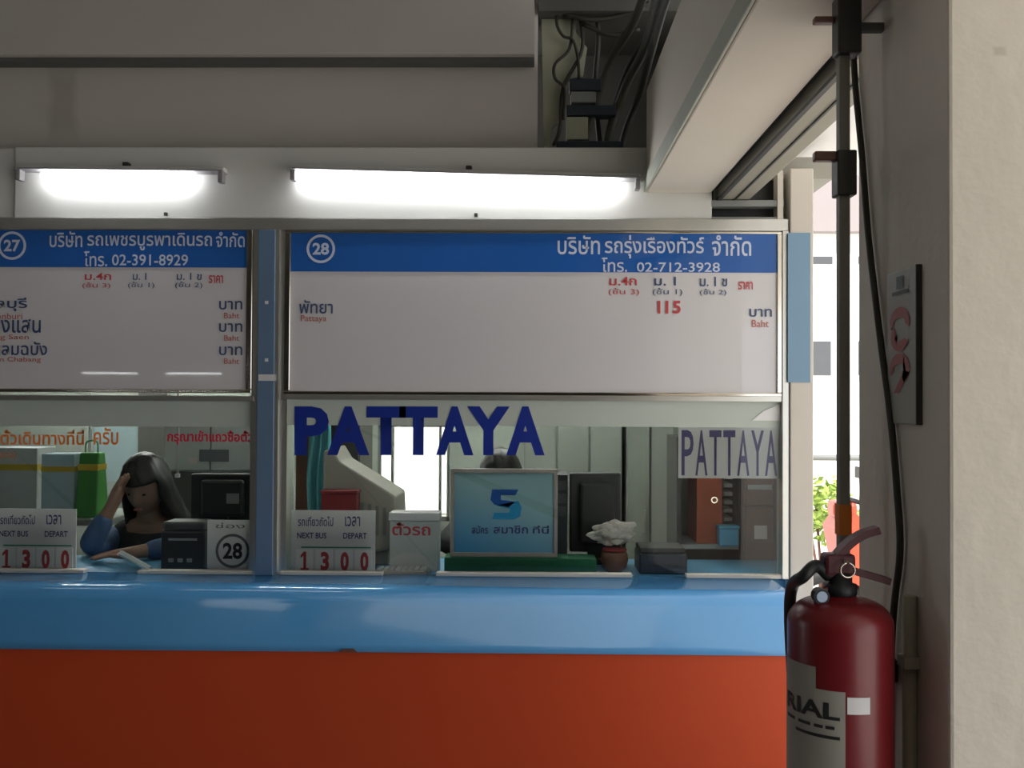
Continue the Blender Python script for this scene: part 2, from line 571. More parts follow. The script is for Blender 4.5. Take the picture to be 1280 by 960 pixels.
# dark doorway strip in the left part of the back wall
dx0, dx1, dz0, dz1 = rect(172, 500, 206, 760, YB - 0.03)
box('door_1', dx0, dx1, YB - 0.035, YB - 0.001, 0, 1.95, 'room_dark', kind='structure', label='dark narrow door in the back wall of the left booth')

# mullion between the two windows
mx0, mx1, mz0, mz1 = rect(318, 276, 348, 722, YW)
SILL_Z = at(660, 721, YW).z
mu = thing('mullion', 'blue-grey post between the two ticket windows', None, ((mx0 + mx1) / 2, YW, SILL_Z), kind='structure')
box('post_body', mx0 + 0.012, mx1 - 0.014, YW - 0.012, YW + 0.075, SILL_Z, hz0, 'post_blue', mu, 0.002)
box('edge_strip', mx0, mx0 + 0.012, YW - 0.006, YW + 0.07, SILL_Z, hz0, 'aluminium', mu)
box('edge_strip', mx1 - 0.014, mx1, YW - 0.006, YW + 0.07, SILL_Z, hz0, 'aluminium', mu)
pbox('tape', 323, 468, 345, 476, YW - 0.014, 0.002, 'paper', mu, label='small strip of pale tape')
for py in (378, 450):
    pbox('screw_cap', 331, py - 2, 335, py + 2, YW - 0.015, 0.003, 'paper', mu)
box('partition', mx0 + 0.01, mx1 - 0.004, YW + 0.08, YW + 0.26, SILL_Z - 0.1, 2.42, 'pale_grey_green', kind='structure', label='short grey-green partition behind the blue-grey post')

# end post on the right
ex0, ex1, ez0, ez1 = rect(986, 212, 1015, 800, YW)
ep = thing('end_post', 'beige end post with a light blue patch beside the right window', None, ((ex0 + ex1) / 2, YW, 0), kind='structure')
box('post_body', ex0, ex1, YW - 0.02, YW + 0.12, 0, at(1000, 212, YW).z, 'post_beige', ep, 0.004)
pbox('blue_patch', 985, 291, 1013, 478, YW - 0.024, 0.004, 'post_light_blue', ep, label='light blue painted patch')
jx0, jx1, jz0, jz1 = rect(977, 280, 985.5, 720, YW)
box('jamb', jx0, jx1, YW - 0.01, YW + 0.07, SILL_Z, hz0, 'aluminium', ep, 0.002)

# vent gap between fascia and end post
vx0, vx1, vz0, vz1 = rect(890, 214, 975, 280, YW)
ve = thing('vent_gap', 'dark louvred gap at the top between fascia and end post', 'vent', ((vx0 + vx1) / 2, YW, vz0))
box('gap_darkness_sheet', vx0, vx1 + 0.02, YW + 0.10, YW + 0.12, vz0, at(930, 205, YW).z, 'black_plastic', ve)  # black sheet painting the darkness inside the gap
for (ya, yb) in ((250, 258), (271, 281)):
    pbox('slat', 889, ya, 980, yb, YW + 0.0, 0.05, 'grey_plastic', ve, 0.002)
pbox('frame_strip', 972, 213, 979, 282, YW - 0.005, 0.06, 'post_beige', ve)

# ================================================================== the two ticket windows
CUT = [(105, 172), (478, 545), (790, 858)]


def ticket_window(name, label, x0, x1, cuts, letters_fn=None):
    X0, X1, Z0, Z1 = rect(x0, 497, x1, 717, YW)
    cxm = (X0 + X1) / 2
    wdw = thing(name, label, None, (cxm, YW, SILL_Z), kind='structure')
    # pane with low arched serving openings along its foot
    yg = YW + 0.02
    pts = [(X0, Z1), (X0, SILL_Z)]
    for (a, b) in cuts:
        A, B = at(a, 717, YW).x, at(b, 717, YW).x
        pts.append((A, SILL_Z))
        for k in range(1, 12):
            t = math.pi * (1 - k / 12)
            pts.append(((A + B) / 2 + (B - A) / 2 * math.cos(t), SILL_Z + 0.085 * math.sin(t)))
        pts.append((B, SILL_Z))
    pts += [(X1, SILL_Z), (X1, Z1)]
    bm = bmesh.new()
    f = bm.faces.new([bm.verts.new((x, yg, z)) for x, z in pts])
    bmesh.ops.triangulate(bm, faces=[f])
    link('pane', bm, 'glass', wdw)
    # frame: top rail and sill strips between the openings
    zr0, zr1 = at((x0 + x1) / 2, 501, YW).z, at((x0 + x1) / 2, 494, YW).z
    box('top_rail', X0, X1, YW - 0.004, YW + 0.05, zr0, zr1, 'aluminium', wdw, 0.002)
    edges = [x0] + [q for c in cuts for q in c] + [x1]
    for a, b in zip(edges[0::2], edges[1::2]):
        A, B = at(a, 717, YW).x, at(b, 717, YW).x
        box('sill_strip', A, B, YW - 0.004, YW + 0.035, SILL_Z, SILL_Z + 0.013, 'post_beige', wdw, 0.002)
    # pale grey-green band across the top of the pane, just in front of it
    fz = at((x0 + x1) / 2, 533, YW).z
    box('pale_band', X0, X1, yg - 0.0035, yg - 0.0015, fz, zr0, 'pale_grey_green', wdw, label='pale grey-green band across the top of the pane')
    return wdw


win1 = ticket_window('window_1', 'left ticket window with orange and red lettering', -60, 317, CUT[:1])
win2 = ticket_window('window_2', 'right ticket window with large blue letters', 350, 978, CUT[1:])
for (wd_, a, b) in ((win1, 312, 318.5), (win2, 347.5, 358)):
    A, B = at(a, 500, YW).x, at(b, 500, YW).x
    box('jamb', A, B, YW + 0.012, YW + 0.055, SILL_Z, hz0, 'aluminium', wd_)
YG = YW + 0.0145
# large PATTAYA letters
for ch_, a, b in (('P', 368, 411), ('A', 409, 462), ('T', 458, 507), ('T', 499, 547), ('A', 545, 592), ('Y', 584, 637), ('A', 633, 681)):
    ptext(ch_, a, 508, b, 569, YG, 'letter_blue', win2, name='letter', bold=0.045)
ptext('ขายตั๋วเดินทางที่นี่', -30, 537, 105, 556, YG, 'letter_orange', win1, bold=0.02)
ptext('ครับ', 117, 534, 148, 556, YG, 'letter_orange', win1, bold=0.02)
ptext('(ติดต่อ)', -10, 562, 20, 575, YG, 'letter_orange', win1)
ptext('กรุณาเข้าแถวซื้อตั๋ว', 209, 538, 316, 556, YG, 'letter_crimson', win1, bold=0.03)
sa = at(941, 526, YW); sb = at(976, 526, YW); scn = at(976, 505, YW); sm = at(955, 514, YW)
poly('pale_patch', [(sa.x, sa.z), (sb.x, sb.z), (scn.x, scn.z), (sm.x, sm.z)], YG - 0.001, 0.001, 'paper_white', win2, label='white reflection painted as a flat patch in the upper right corner of the pane')  # flat white shape painting a reflection of the bright outside

# ================================================================== fare boards
def board(label, x0, x1, y0, y1, yblue0, yblue1):
    X0, X1, Z0, Z1 = rect(x0, y0, x1, y1, YW)
    t = thing('fare_board', label, 'sign', ((X0 + X1) / 2, YW, Z0))
    box('panel', X0, X1, YW + 0.004, YW + 0.02, Z0, Z1, 'board_white', t)
    zz0, zz1 = rect(x0, yblue0, x1, yblue1, YW)[2:]
    box('header_band', X0, X1, YW + 0.002, YW + 0.004, zz0, min(zz1, Z1), 'board_blue', t)
    w_ = 0.022
    box('frame_strip', X0 - w_, X1 + w_, YW - 0.004, YW + 0.03, Z1, hz0 - 0.001, 'chrome_trim', t, 0.003)
    box('frame_strip', X0 - w_, X1 + w_, YW - 0.004, YW + 0.03, Z0 - 0.014, Z0, 'chrome_trim', t, 0.003)
    box('frame_strip', X0 - w_, X0, YW - 0.004, YW + 0.03, Z0, Z1, 'chrome_trim', t, 0.003)
    box('frame_strip', X1, X1 + w_, YW - 0.004, YW + 0.03, Z0, Z1, 'chrome_trim', t, 0.003)
    return t


YT = YW + 0.0008
b2 = board('wide fare board with blue header and one destination, over the right window', 363, 971, 292, 490, 292, 340)
b1 = board('fare board with blue header and three destinations, over the left window', -45, 308, 287, 486, 287, 334)


def emblem(t, num, px, py, r):
    c = at(px, py, YT)
    s = YT / F_PX
    ring('emblem_ring', c.x, c.z, r * s, (r - 3.2) * s, YT, 'print_white', t)
    text_fit(num, c.x - 0.58 * r * s, c.x + 0.58 * r * s, c.z - 0.42 * r * s, c.z + 0.42 * r * s, YT, 'print_white', t, bold=0.03)


emblem(b2, '28', 401, 311, 18)
emblem(b1, '27', 15, 307, 18)
ptext('บริษัท', 697, 294, 750, 318, YT, 'print_white', b2, bold=0.012)
ptext('รถรุ่งเรืองทัวร์', 756, 294, 880, 323, YT, 'print_white', b2, bold=0.012)
ptext('จำกัด', 890, 294, 939, 320, YT, 'print_white', b2, bold=0.012)
ptext('โทร.', 752, 322, 784, 340, YT, 'print_white', b2, bold=0.01)
ptext('02-712-3928', 796, 328, 900, 340, YT, 'print_white', b2, bold=0.01)
ptext('ม.4ก', 762, 346, 796, 357, YT, 'print_red', b2, bold=0.015)
ptext('(ชั้น 3)', 761, 360, 799, 370, YT, 'print_red', b2)
ptext('ม. 1', 818, 346, 845, 357, YT, 'print_navy', b2, bold=0.015)
ptext('(ชั้น 1)', 816, 360, 853, 370, YT, 'print_navy', b2)
ptext('ม. 1 ข', 875, 346, 909, 358, YT, 'print_navy', b2, bold=0.015)
ptext('(ชั้น 2)', 875, 361, 908, 370, YT, 'print_navy', b2)
ptext('ราคา', 923, 352, 941, 362, YT, 'print_red', b2, bold=0.02)
for dg_, a, b in (('1', 822, 825.5), ('1', 832, 835.5), ('5', 841, 851)):
    ptext(dg_, a, 376, b, 392, YT, 'print_red', b2, name='digit', bold=0.03 if dg_ == '5' else 0.0)
ptext('พัทยา', 374, 375, 416, 392, YT, 'print_navy', b2, bold=0.012)
ptext('Pattaya', 376, 394, 408, 404, YT, 'print_salmon', b2)
ptext('บาท', 937, 386, 965, 396, YT, 'print_navy', b2, bold=0.012)
ptext('Baht', 940, 400, 961, 409, YT, 'print_salmon', b2)

ptext('บริษัท', 62, 289, 103, 309, YT, 'print_white', b1, bold=0.012)
ptext('รถเพชรบูรพาเดินรถ', 109, 291, 265, 313, YT, 'print_white', b1, bold=0.012)
ptext('จำกัด', 270, 290, 306, 309, YT, 'print_white', b1, bold=0.012)
ptext('โทร.', 105, 314, 134, 333, YT, 'print_white', b1, bold=0.01)
ptext('02-391-8929', 140, 318, 235, 332, YT, 'print_white', b1, bold=0.01)
ptext('ม.4ก', 106, 341, 139, 350, YT, 'print_red', b1, bold=0.015)
ptext('(ชั้น 3)', 103, 353, 138, 361, YT, 'print_red', b1)
ptext('ม. 1', 166, 341, 183, 350, YT, 'print_navy', b1, bold=0.015)
ptext('(ชั้น 1)', 160, 352, 193, 361, YT, 'print_navy', b1)
ptext('ม. 1 ข', 221, 341, 252, 350, YT, 'print_navy', b1, bold=0.015)
ptext('(ชั้น 2)', 219, 352, 253, 361, YT, 'print_navy', b1)
ptext('ราคา', 261, 344, 279, 354, YT, 'print_red', b1, bold=0.02)
for (th, en, ya, xa, xe) in (('ชลบุรี', 'Chonburi', 372, 34, 28), ('บางแสน', 'Bang Saen', 399, 51, 36), ('แหลมฉบัง', 'Laem Chabang', 427, 59, 51)):
    ptext(th, -20, ya, xa, ya + 17, YT, 'print_navy', b1, bold=0.012)
    ptext(en, -20, ya + 19, xe, ya + 27, YT, 'print_salmon', b1)
for ya in (376, 404, 433):
    ptext('บาท', 274, ya, 303, ya + 11, YT, 'print_navy', b1, bold=0.012)
    ptext('Baht', 280, ya + 15, 299, ya + 22, YT, 'print_salmon', b1)

# ================================================================== tube lamps
def tube_lamp(label, x0, z0, x1, z1, y, lit0=0.0, lit1=1.0, group=None, glow='tube_glow'):
    """batten with a shade above its tube; runs along X from (x0, z0) to (x1, z1), mounted on the surface behind y"""
    L = math.hypot(x1 - x0, z1 - z0)
    ang = math.atan2(z1 - z0, x1 - x0)
    base = Vector(((x0 + x1) / 2, y, (z0 + z1) / 2))
    t = thing('tube_lamp', label, 'lamp', base, group)
    M = Matrix.Translation(base) @ Matrix.Rotation(-ang, 4, 'Y')
    def lbox(nm, a, b, ya, yb, za, zb, m_, bev=0.0):
        return box(nm, a, b, ya, yb, za, zb, m_, t, bev, mtx=M)
    lbox('batten', -L / 2, L / 2, -0.045, 0.0, 0.016, 0.032, 'fascia_white', 0.003)
    lbox('shade', -L / 2, L / 2, -0.068, -0.004, 0.012, 0.016, 'tube_end')
    a, b = -L / 2 + lit0 * L, -L / 2 + lit1 * L
    for q in (-L / 2 + 0.0, L / 2 - 0.018):
        lbox('lamp_holder', q, q + 0.018, -0.058, -0.020, -0.026, 0.014, 'tube_end', 0.003)
    tube('glass_tube', [M @ Vector((a + 0.016, -0.040, -0.008)), M @ Vector((b - 0.016, -0.040, -0.008))], 0.0165, glow, t, 16)
    lbox('starter', 0.0, 0.022, -0.03, 0.0, 0.032, 0.050, 'dark_metal', 0.003)
    return t


p0, p1 = at(364, 217, YW - 0.04), at(800, 229, YW - 0.04)
tube_lamp('long lit tube lamp on the white fascia over the right window', p0.x, p0.z, p1.x, p1.z, YW, 0.0, 0.955)
q0, q1 = at(22, 217, YW - 0.04), at(280, 220, YW - 0.04)
tube_lamp('short lit tube lamp with dark ends on the fascia over the left window', q0.x, q0.z, q1.x, q1.z, YW, 0.10, 0.86)
for cxl in (-8.95, -7.15):
    lt = tube_lamp('tube lamp across the hall, left of the pair mirrored in the fare board' if cxl < -8 else 'tube lamp across the hall, right of the pair mirrored in the fare board', cxl - 0.62, 2.14, cxl + 0.62, 2.14, 14.0, group='lamps across the hall')
    lt.location = (cxl, -14.0, 2.14)
    lt.rotation_euler = (0, 0, math.pi)
tube_lamp('unseen fill lamp added under the ceiling inside the right ticket booth', -0.75, 2.385, 0.45, 2.385, 5.0, glow='booth_fill_glow')  # added out of view to brighten the dark booth interior
tube_lamp('unseen fill lamp added under the ceiling inside the left ticket booth', -2.9, 2.385, -1.7, 2.385, 5.6, glow='booth_fill_glow')  # second added lamp, out of view, lifting the left back wall
# two small fixings under the lamps
for (px, py) in ((208, 268), (595, 269)):
    c = at(px, py, YW)
    box('bolt', c.x - 0.006, c.x + 0.006, YW - 0.012, YW, c.z - 0.006, c.z + 0.006, 'dark_metal', bev=0.002, cat='bolt',
        label='small dark bolt under the short tube lamp' if px < 300 else 'small dark bolt under the middle of the long tube lamp')

# ================================================================== counter front
CT = SILL_Z
yF = 3.335
prof = [(YW + 0.03, CT), (yF + 0.05, CT)]
for k in range(1, 9):
    a = math.pi / 2 * k / 8
    prof.append((yF + 0.05 - 0.05 * math.sin(a), CT - 0.05 + 0.05 * math.cos(a)))
zlow = at(640, 818, yF).z
for k in range(1, 7):
    t_ = k / 6
    prof.append((yF + 0.012 * t_ * t_, CT - 0.05 + (zlow - CT + 0.05) * t_))
prof += [(YW + 0.03, zlow)]
bm = bmesh.new()
LX, RX = -6.0, at(988, 760, yF).x
va = [bm.verts.new((LX, y, z)) for y, z in prof]
vb = [bm.verts.new((RX, y, z)) for y, z in prof]
for k in range(len(prof)):
    k2 = (k + 1) % len(prof)
    bm.faces.new((va[k], vb[k], vb[k2], va[k2]))
bm.faces.new(va[::-1]); bm.faces.new(vb)
bmesh.ops.recalc_face_normals(bm, faces=bm.faces)
cnt = link('ticket_counter', bm, 'counter_blue', label='glossy light blue counter ledge running under both ticket windows', cat='counter', smooth=True)
me = cnt.data
for p in me.polygons:
    p.use_smooth = abs(p.normal.x) < 0.5 and not (p.normal.z < -0.5)
chip = at(435, 814, yF)
poly('chip', [(chip.x - 0.03, chip.z - 0.004), (chip.x + 0.03, chip.z - 0.006), (chip.x + 0.018, chip.z + 0.006), (chip.x - 0.02, chip.z + 0.005)], yF + 0.004, 0.01, 'wood_brown', cnt, label='small brown chip in the lower edge')
box('counter_front', LX, RX, yF + 0.02, yF + 0.06, 0.0, zlow - 0.002, 'panel_red', label='plain red-orange panel below the blue counter ledge', cat='panel')

# counter inside the booths
ICT = SILL_Z - 0.012
t = thing('inner_counter', 'blue worktop inside the ticket booths behind the glass', 'counter', (-2.0, 3.88, 0))
box('worktop', -5.0, 1.02, YW + 0.05, 4.10, ICT - 0.04, ICT, 'inner_counter', t, 0.004)
box('front_panel', -5.0, 1.02, 3.70, 3.73, 0, ICT - 0.0405, 'grey_plastic', t)




# ================================================================== cards and signs behind the glass
def next_bus_card(label, x0, x1, y0):
    Y = YW + 0.055
    X0, X1, Z0, Z1 = rect(x0, y0, x1, 712, Y)
    t = thing('time_card', label, 'sign', ((X0 + X1) / 2, Y, ICT), 'next bus cards')
    box('card', X0, X1, Y, Y + 0.006, ICT, Z1, 'paper', t, 0.001)
    W = X1 - X0; H = Z1 - ICT
    yt = Y - 0.0012
    def tx(body, a, b, c, d, m_, **k): text_fit(body, X0 + a * W, X0 + b * W, ICT + c * H, ICT + d * H, yt, m_, t, **k)
    tx('รถเที่ยวถัดไป', 0.08, 0.50, 0.76, 0.91, 'ink_indigo', bold=0.012)
    tx('เวลา', 0.64, 0.82, 0.76, 0.91, 'ink_indigo', bold=0.012)
    tx('NEXT BUS', 0.07, 0.42, 0.57, 0.66, 'ink_indigo', bold=0.02)
    tx('DEPART', 0.62, 0.90, 0.57, 0.66, 'ink_indigo', bold=0.02)
    box('green_line', X0 + 0.12 * W, X0 + 0.95 * W, yt, Y, ICT + 0.425 * H, ICT + 0.445 * H, 'ink_green', t)
    for k, dgt in enumerate('1300'):
        a = 0.06 + k * 0.235
        box('digit_card', X0 + a * W, X0 + (a + 0.20) * W, Y - 0.003, Y, ICT + 0.04 * H, ICT + 0.40 * H, 'paper_white', t)
        if dgt == '1':
            ux, uz = X0 + (a + 0.055) * W, ICT + 0.08 * H
            uw, uh = 0.10 * W, 0.29 * H
            poly('digit', [(ux + p * uw, uz + q * uh) for p, q in ((0.0, 0.0), (1.0, 0.0), (1.0, 0.13), (0.68, 0.13), (0.68, 1.0), (0.38, 1.0), (0.0, 0.80), (0.0, 0.65), (0.34, 0.78), (0.34, 0.13), (0.0, 0.13))], Y - 0.0036, 0.0005, 'print_red', t)
            continue
        text_fit(dgt, X0 + (a + (0.06 if dgt != '1' else 0.07)) * W, X0 + (a + (0.16 if dgt != '1' else 0.14)) * W, ICT + 0.08 * H, ICT + 0.37 * H, Y - 0.0036, 'print_red', t, name='digit', bold=0.045)
    return t


next_bus_card('white card with red 1300 in the right ticket window', 364, 469, 638)
next_bus_card('white card with red 1300 at the far left of the left ticket window', -8, 95, 636)

# window number card
Y = YW + 0.055
X0, X1, Z0, Z1 = rect(259, 650, 316, 713, Y)
t = thing('number_card', 'white card with a circled window number beside the blue-grey post', 'sign', ((X0 + X1) / 2, Y, ICT))
box('card', X0, X1, Y, Y + 0.005, ICT, Z1, 'paper', t, 0.001)
cx, cz = (X0 + X1) / 2 + 0.01, ICT + (Z1 - ICT) * 0.44
ring('emblem_ring', cx, cz, 0.063, 0.053, Y - 0.0012, 'ink_grey', t)
text_fit('28', cx - 0.036, cx + 0.036, cz - 0.03, cz + 0.03, Y - 0.0012, 'ink_black', t, bold=0.03)
text_fit('ช่อง', X0 + 0.03, X1 - 0.03, Z1 - 0.03, Z1 - 0.010, Y - 0.0012, 'ink_grey', t)

# framed blue notice
Y = 3.76
X0, X1, Z0, Z1 = rect(563, 586, 697, 696, Y)
t = thing('framed_notice', 'framed pale blue notice with a blue S emblem on the worktop', 'sign', ((X0 + X1) / 2, Y, ICT))
GZ = Z0
box('sheet', X0 + 0.012, X1 - 0.012, Y + 0.004, Y + 0.012, Z0 + 0.012, Z1 - 0.012, 'notice_print', t)
for (a, b, c, d) in ((X0, X1, Z1 - 0.016, Z1), (X0, X1, Z0, Z0 + 0.016), (X0, X0 + 0.014, Z0 + 0.016, Z1 - 0.016), (X1 - 0.014, X1, Z0 + 0.016, Z1 - 0.016)):
    box('frame_strip', a, b, Y - 0.006, Y + 0.016, c, d, 'frame_wood', t, 0.002)
s = Y / F_PX
lc = at(631, 630, Y)
def spx(pts): return [(lc.x + (px - 631) * s, lc.z - (py - 630) * s) for px, py in pts]
poly('emblem', spx([(615, 612), (648, 612), (644, 619), (626, 619), (626, 625), (644, 627), (636, 634), (618, 631), (613, 625)]), Y + 0.002, 0.002, 'logo_blue', t)
poly('emblem', spx([(620, 632), (648, 626), (652, 634), (650, 645), (643, 649), (615, 649), (618, 641), (636, 641), (638, 636)]), Y + 0.002, 0.002, 'logo_cyan', t)
for (a, b, w_) in ((590, 610, 'สมัคร'), (617, 660, 'สมาชิก'), (666, 686, 'ที่นี่')):
    ptext(w_, a, 657, b, 667, Y + 0.0025, 'ink_indigo', t, bold=0.015)
# ledger the notice stands on
X0g, X1g, _, _ = rect(556, 697, 745, 716, 3.76)
t = thing('ledger', 'long dark green cloth-bound ledger under the framed blue notice', 'book', ((X0g + X1g) / 2, 3.73, ICT))
box('cover', X0g, X1g, 3.73, 3.85, ICT, GZ - 0.0005, 'green_cloth', t, 0.004)
box('pages', X0g + 0.004, X1g - 0.004, 3.735, 3.854, ICT + 0.008, GZ - 0.009, 'paper_grey', t)

# small PATTAYA sheet
Y = YW + 0.034
X0, X1, Z0, Z1 = rect(848, 533, 976, 598, Y)
t = thing('destination_sign', 'white sheet with tall indigo PATTAYA lettering in the right window', 'sign', ((X0 + X1) / 2, Y, Z0))
box('sheet', X0, X1, Y, Y + 0.003, Z0, Z1, 'paper', t)
W = X1 - X0
for k, ch_ in enumerate('PATTAYA'):
    wl = 0.118 if ch_ != 'Y' else 0.125
    a = 0.03 + k * 0.136
    text_fit(ch_, X0 + a * W, X0 + (a + wl) * W, Z0 + 0.010, Z1 - 0.014, Y - 0.001, 'ink_indigo', t, name='letter', bold=0.01)

# ================================================================== things in the right booth
# hanging teal cloth
def cloth(name, x0, x1, z0, z1, Y, m_, label, cat, folds=3, amp=0.018):
    bm = bmesh.new()
    n, k = 24, 8
    g = [[bm.verts.new((x0 + (x1 - x0) * i / n + 0.006 * math.sin(j), Y + amp * math.sin(folds * 2 * math.pi * i / n + 0.3 * j) * (0.5 + 0.5 * j / k), z1 + (z0 - z1) * j / k)) for i in range(n + 1)] for j in range(k + 1)]
    for j in range(k):
        for i in range(n):
            bm.faces.new((g[j][i], g[j + 1][i], g[j + 1][i + 1], g[j][i + 1]))
    r_ = bmesh.ops.extrude_face_region(bm, geom=list(bm.faces))
    for v in r_['geom']:
        if isinstance(v, bmesh.types.BMVert): v.co.y += 0.006
    bmesh.ops.recalc_face_normals(bm, faces=bm.faces)
    return link(name, bm, m_, smooth=True, label=label, cat=cat)


X0, X1, Z0, Z1 = rect(384, 520, 412, 660, 5.0)
cloth('hanging_towel', X0, X1, Z0, Z1, 5.0, 'teal_cloth', 'teal towel hanging behind the letter P of the right window', 'towel')
X0c, X1c, Z0c, Z1c = rect(366, 505, 447, 760, 5.12)
t = thing('wardrobe', 'dark open clothes cabinet behind the teal towel', 'cabinet', ((X0c + X1c) / 2, 5.15, 0))
box('body', X0c, X1c, 5.18, 5.60, 0, 1.56, 'room_dark', t, 0.004)
box('door', X0c + 0.005, (X0c + X1c) / 2 - 0.004, 5.155, 5.178, 0.05, 1.54, 'wood_brown', t, 0.003)
box('door', (X0c + X1c) / 2 + 0.004, X1c - 0.005, 5.155, 5.178, 0.05, 1.54, 'charcoal_plastic', t, 0.003)
box('hook_rail', X0c, X1c, 5.02, 5.155, 1.535, 1.55, 'grey_plastic', t)

# beige tube monitor seen from its side
Ym = 3.98
def P2(px, py): 
    c = at(px, py, Ym); return (c.x, c.z)
t = thing('tube_monitor', 'pale grey tube monitor with sloping back behind the 1300 card', 'monitor', (at(455, 700, Ym).x, Ym, ICT))
out = [P2(412, 562), P2(422, 558), P2(432, 575), P2(470, 598), P2(500, 617), P2(503, 676), P2(480, 684), P2(416, 684), P2(410, 676)]
bm = bmesh.new()
fa = [bm.verts.new((x, Ym - 0.12, z)) for x, z in out]
fb = [bm.verts.new((x, Ym + 0.16, z)) for x, z in out]
n = len(out)
for k in range(n): bm.faces.new((fa[k], fa[(k + 1) % n], fb[(k + 1) % n], fb[k]))
bm.faces.new(fa); bm.faces.new(fb)
bmesh.ops.recalc_face_normals(bm, faces=bm.faces)
bmesh.ops.bevel(bm, geom=list(bm.edges), offset=0.008, segments=2, profile=0.5, affect='EDGES')
link('housing', bm, 'beige_plastic', t)
a, b = P2(430, 684), P2(490, 694)
box('foot', a[0], b[0], Ym - 0.08, Ym + 0.10, ICT, a[1], 'beige_plastic', t, 0.006)
for k in range(5):
    a, b = P2(448 + k * 9, 622 + k * 2), P2(452 + k * 9, 664)
    box('vent_slot', a[0], b[0], Ym - 0.1225, Ym - 0.119, b[1], a[1], 'grey_plastic', t)
X0, X1, Z0, Z1 = rect(404, 612, 448, 638, 3.80)
t = thing('maroon_box', 'small maroon box behind the 1300 card of the right window', 'box', ((X0 + X1) / 2, 3.78, ICT))
box('body', X0, X1, 3.76, 3.84, ICT, Z1 - 0.012, 'maroon', t, 0.004)
box('lid', X0 - 0.003, X1 + 0.003, 3.757, 3.843, Z1 - 0.012, Z1, 'maroon', t, 0.003)

# white box with red lettering
Y = 3.752
X0, X1, Z0, Z1 = rect(487, 641, 548, 690, Y)
t = thing('ticket_box', 'off-white box with red lettering left of the framed notice', 'box', ((X0 + X1) / 2, Y, ICT))
box('body', X0, X1, Y, Y + 0.095, ICT, Z1 - 0.03, 'paper_grey', t, 0.003)
box('lid', X0 - 0.004, X1 + 0.004, Y - 0.004, Y + 0.099, Z1 - 0.03, Z1, 'paper', t, 0.003)
text_fit('ตั๋วรถ', X0 + 0.01, X1 - 0.03, Z1 - 0.085, Z1 - 0.035, Y - 0.0012, 'print_red', t, bold=0.02)

# papers and keyboard
bm = bmesh.new()
Xa, Xb = at(474, 700, 3.8).x, at(540, 700, 3.8).x
t = thing('keyboard', 'pale grey keyboard by the serving opening of the right window', 'keyboard', ((Xa + Xb) / 2, 3.8, ICT))
box('body', Xa, Xb, 3.662, 3.745, ICT, ICT + 0.018, 'beige_plastic', t, 0.004)
for r_ in range(3):
    for k in range(8):
        x = Xa + 0.012 + k * (Xb - Xa - 0.02) / 8
        box('key', x, x + 0.016, 3.668 + r_ * 0.026, 3.688 + r_ * 0.026, ICT + 0.018, ICT + 0.024, 'paper_grey', t)

# dark flat monitor seen from the back
Y = 4.35
def monitor(label, x0, y0, x1, y1, Y, face, dark, floor_z, ports=False):
    X0, X1, Z0, Z1 = rect(x0, y0, x1, y1, Y)
    t = thing('computer_monitor', label, 'monitor', ((X0 + X1) / 2, Y, floor_z))
    box('back_shell', X0, X1, Y, Y + 0.035, Z0, Z1, face, t, 0.008)
    box('hump', X0 + 0.2 * (X1 - X0), X1 - 0.12 * (X1 - X0), Y - 0.035, Y, Z0 + 0.12 * (Z1 - Z0), Z1 - 0.12 * (Z1 - Z0), face, t, 0.012)
    cxm = (X0 + X1) / 2
    box('stand', cxm - 0.03, cxm + 0.03, Y - 0.02, Y + 0.02, floor_z + 0.02, Z0 + 0.05, dark, t, 0.003)
    box('foot', cxm - 0.09, cxm + 0.09, Y - 0.07, Y + 0.07, floor_z, floor_z + 0.018, dark, t, 0.004)
    if ports:
        box('label_plate', X1 - 0.095, X1 - 0.045, Y - 0.038, Y - 0.035, (Z0 + Z1) / 2 - 0.02, (Z0 + Z1) / 2 + 0.02, 'grey_plastic', t)
    return t


monitor('dark grey monitor turned away, right of the framed notice', 712, 591, 776, 690, 4.02, 'charcoal_plastic', 'black_plastic', ICT)
pbox_c = rect(694, 590, 708, 712, 3.99)
t = thing('tower_case', 'narrow black computer case right of the framed notice', 'computer', ((pbox_c[0] + pbox_c[1]) / 2, 3.99, ICT))
box('case', pbox_c[0], pbox_c[1], 3.86, 4.06, ICT, pbox_c[3], 'black_plastic', t, 0.004)
for k in range(3):
    box('drive_bay', pbox_c[0] + 0.006, pbox_c[1] - 0.006, 3.857, 3.861, pbox_c[3] - 0.06 - k * 0.05, pbox_c[3] - 0.025 - k * 0.05, 'charcoal_plastic', t)

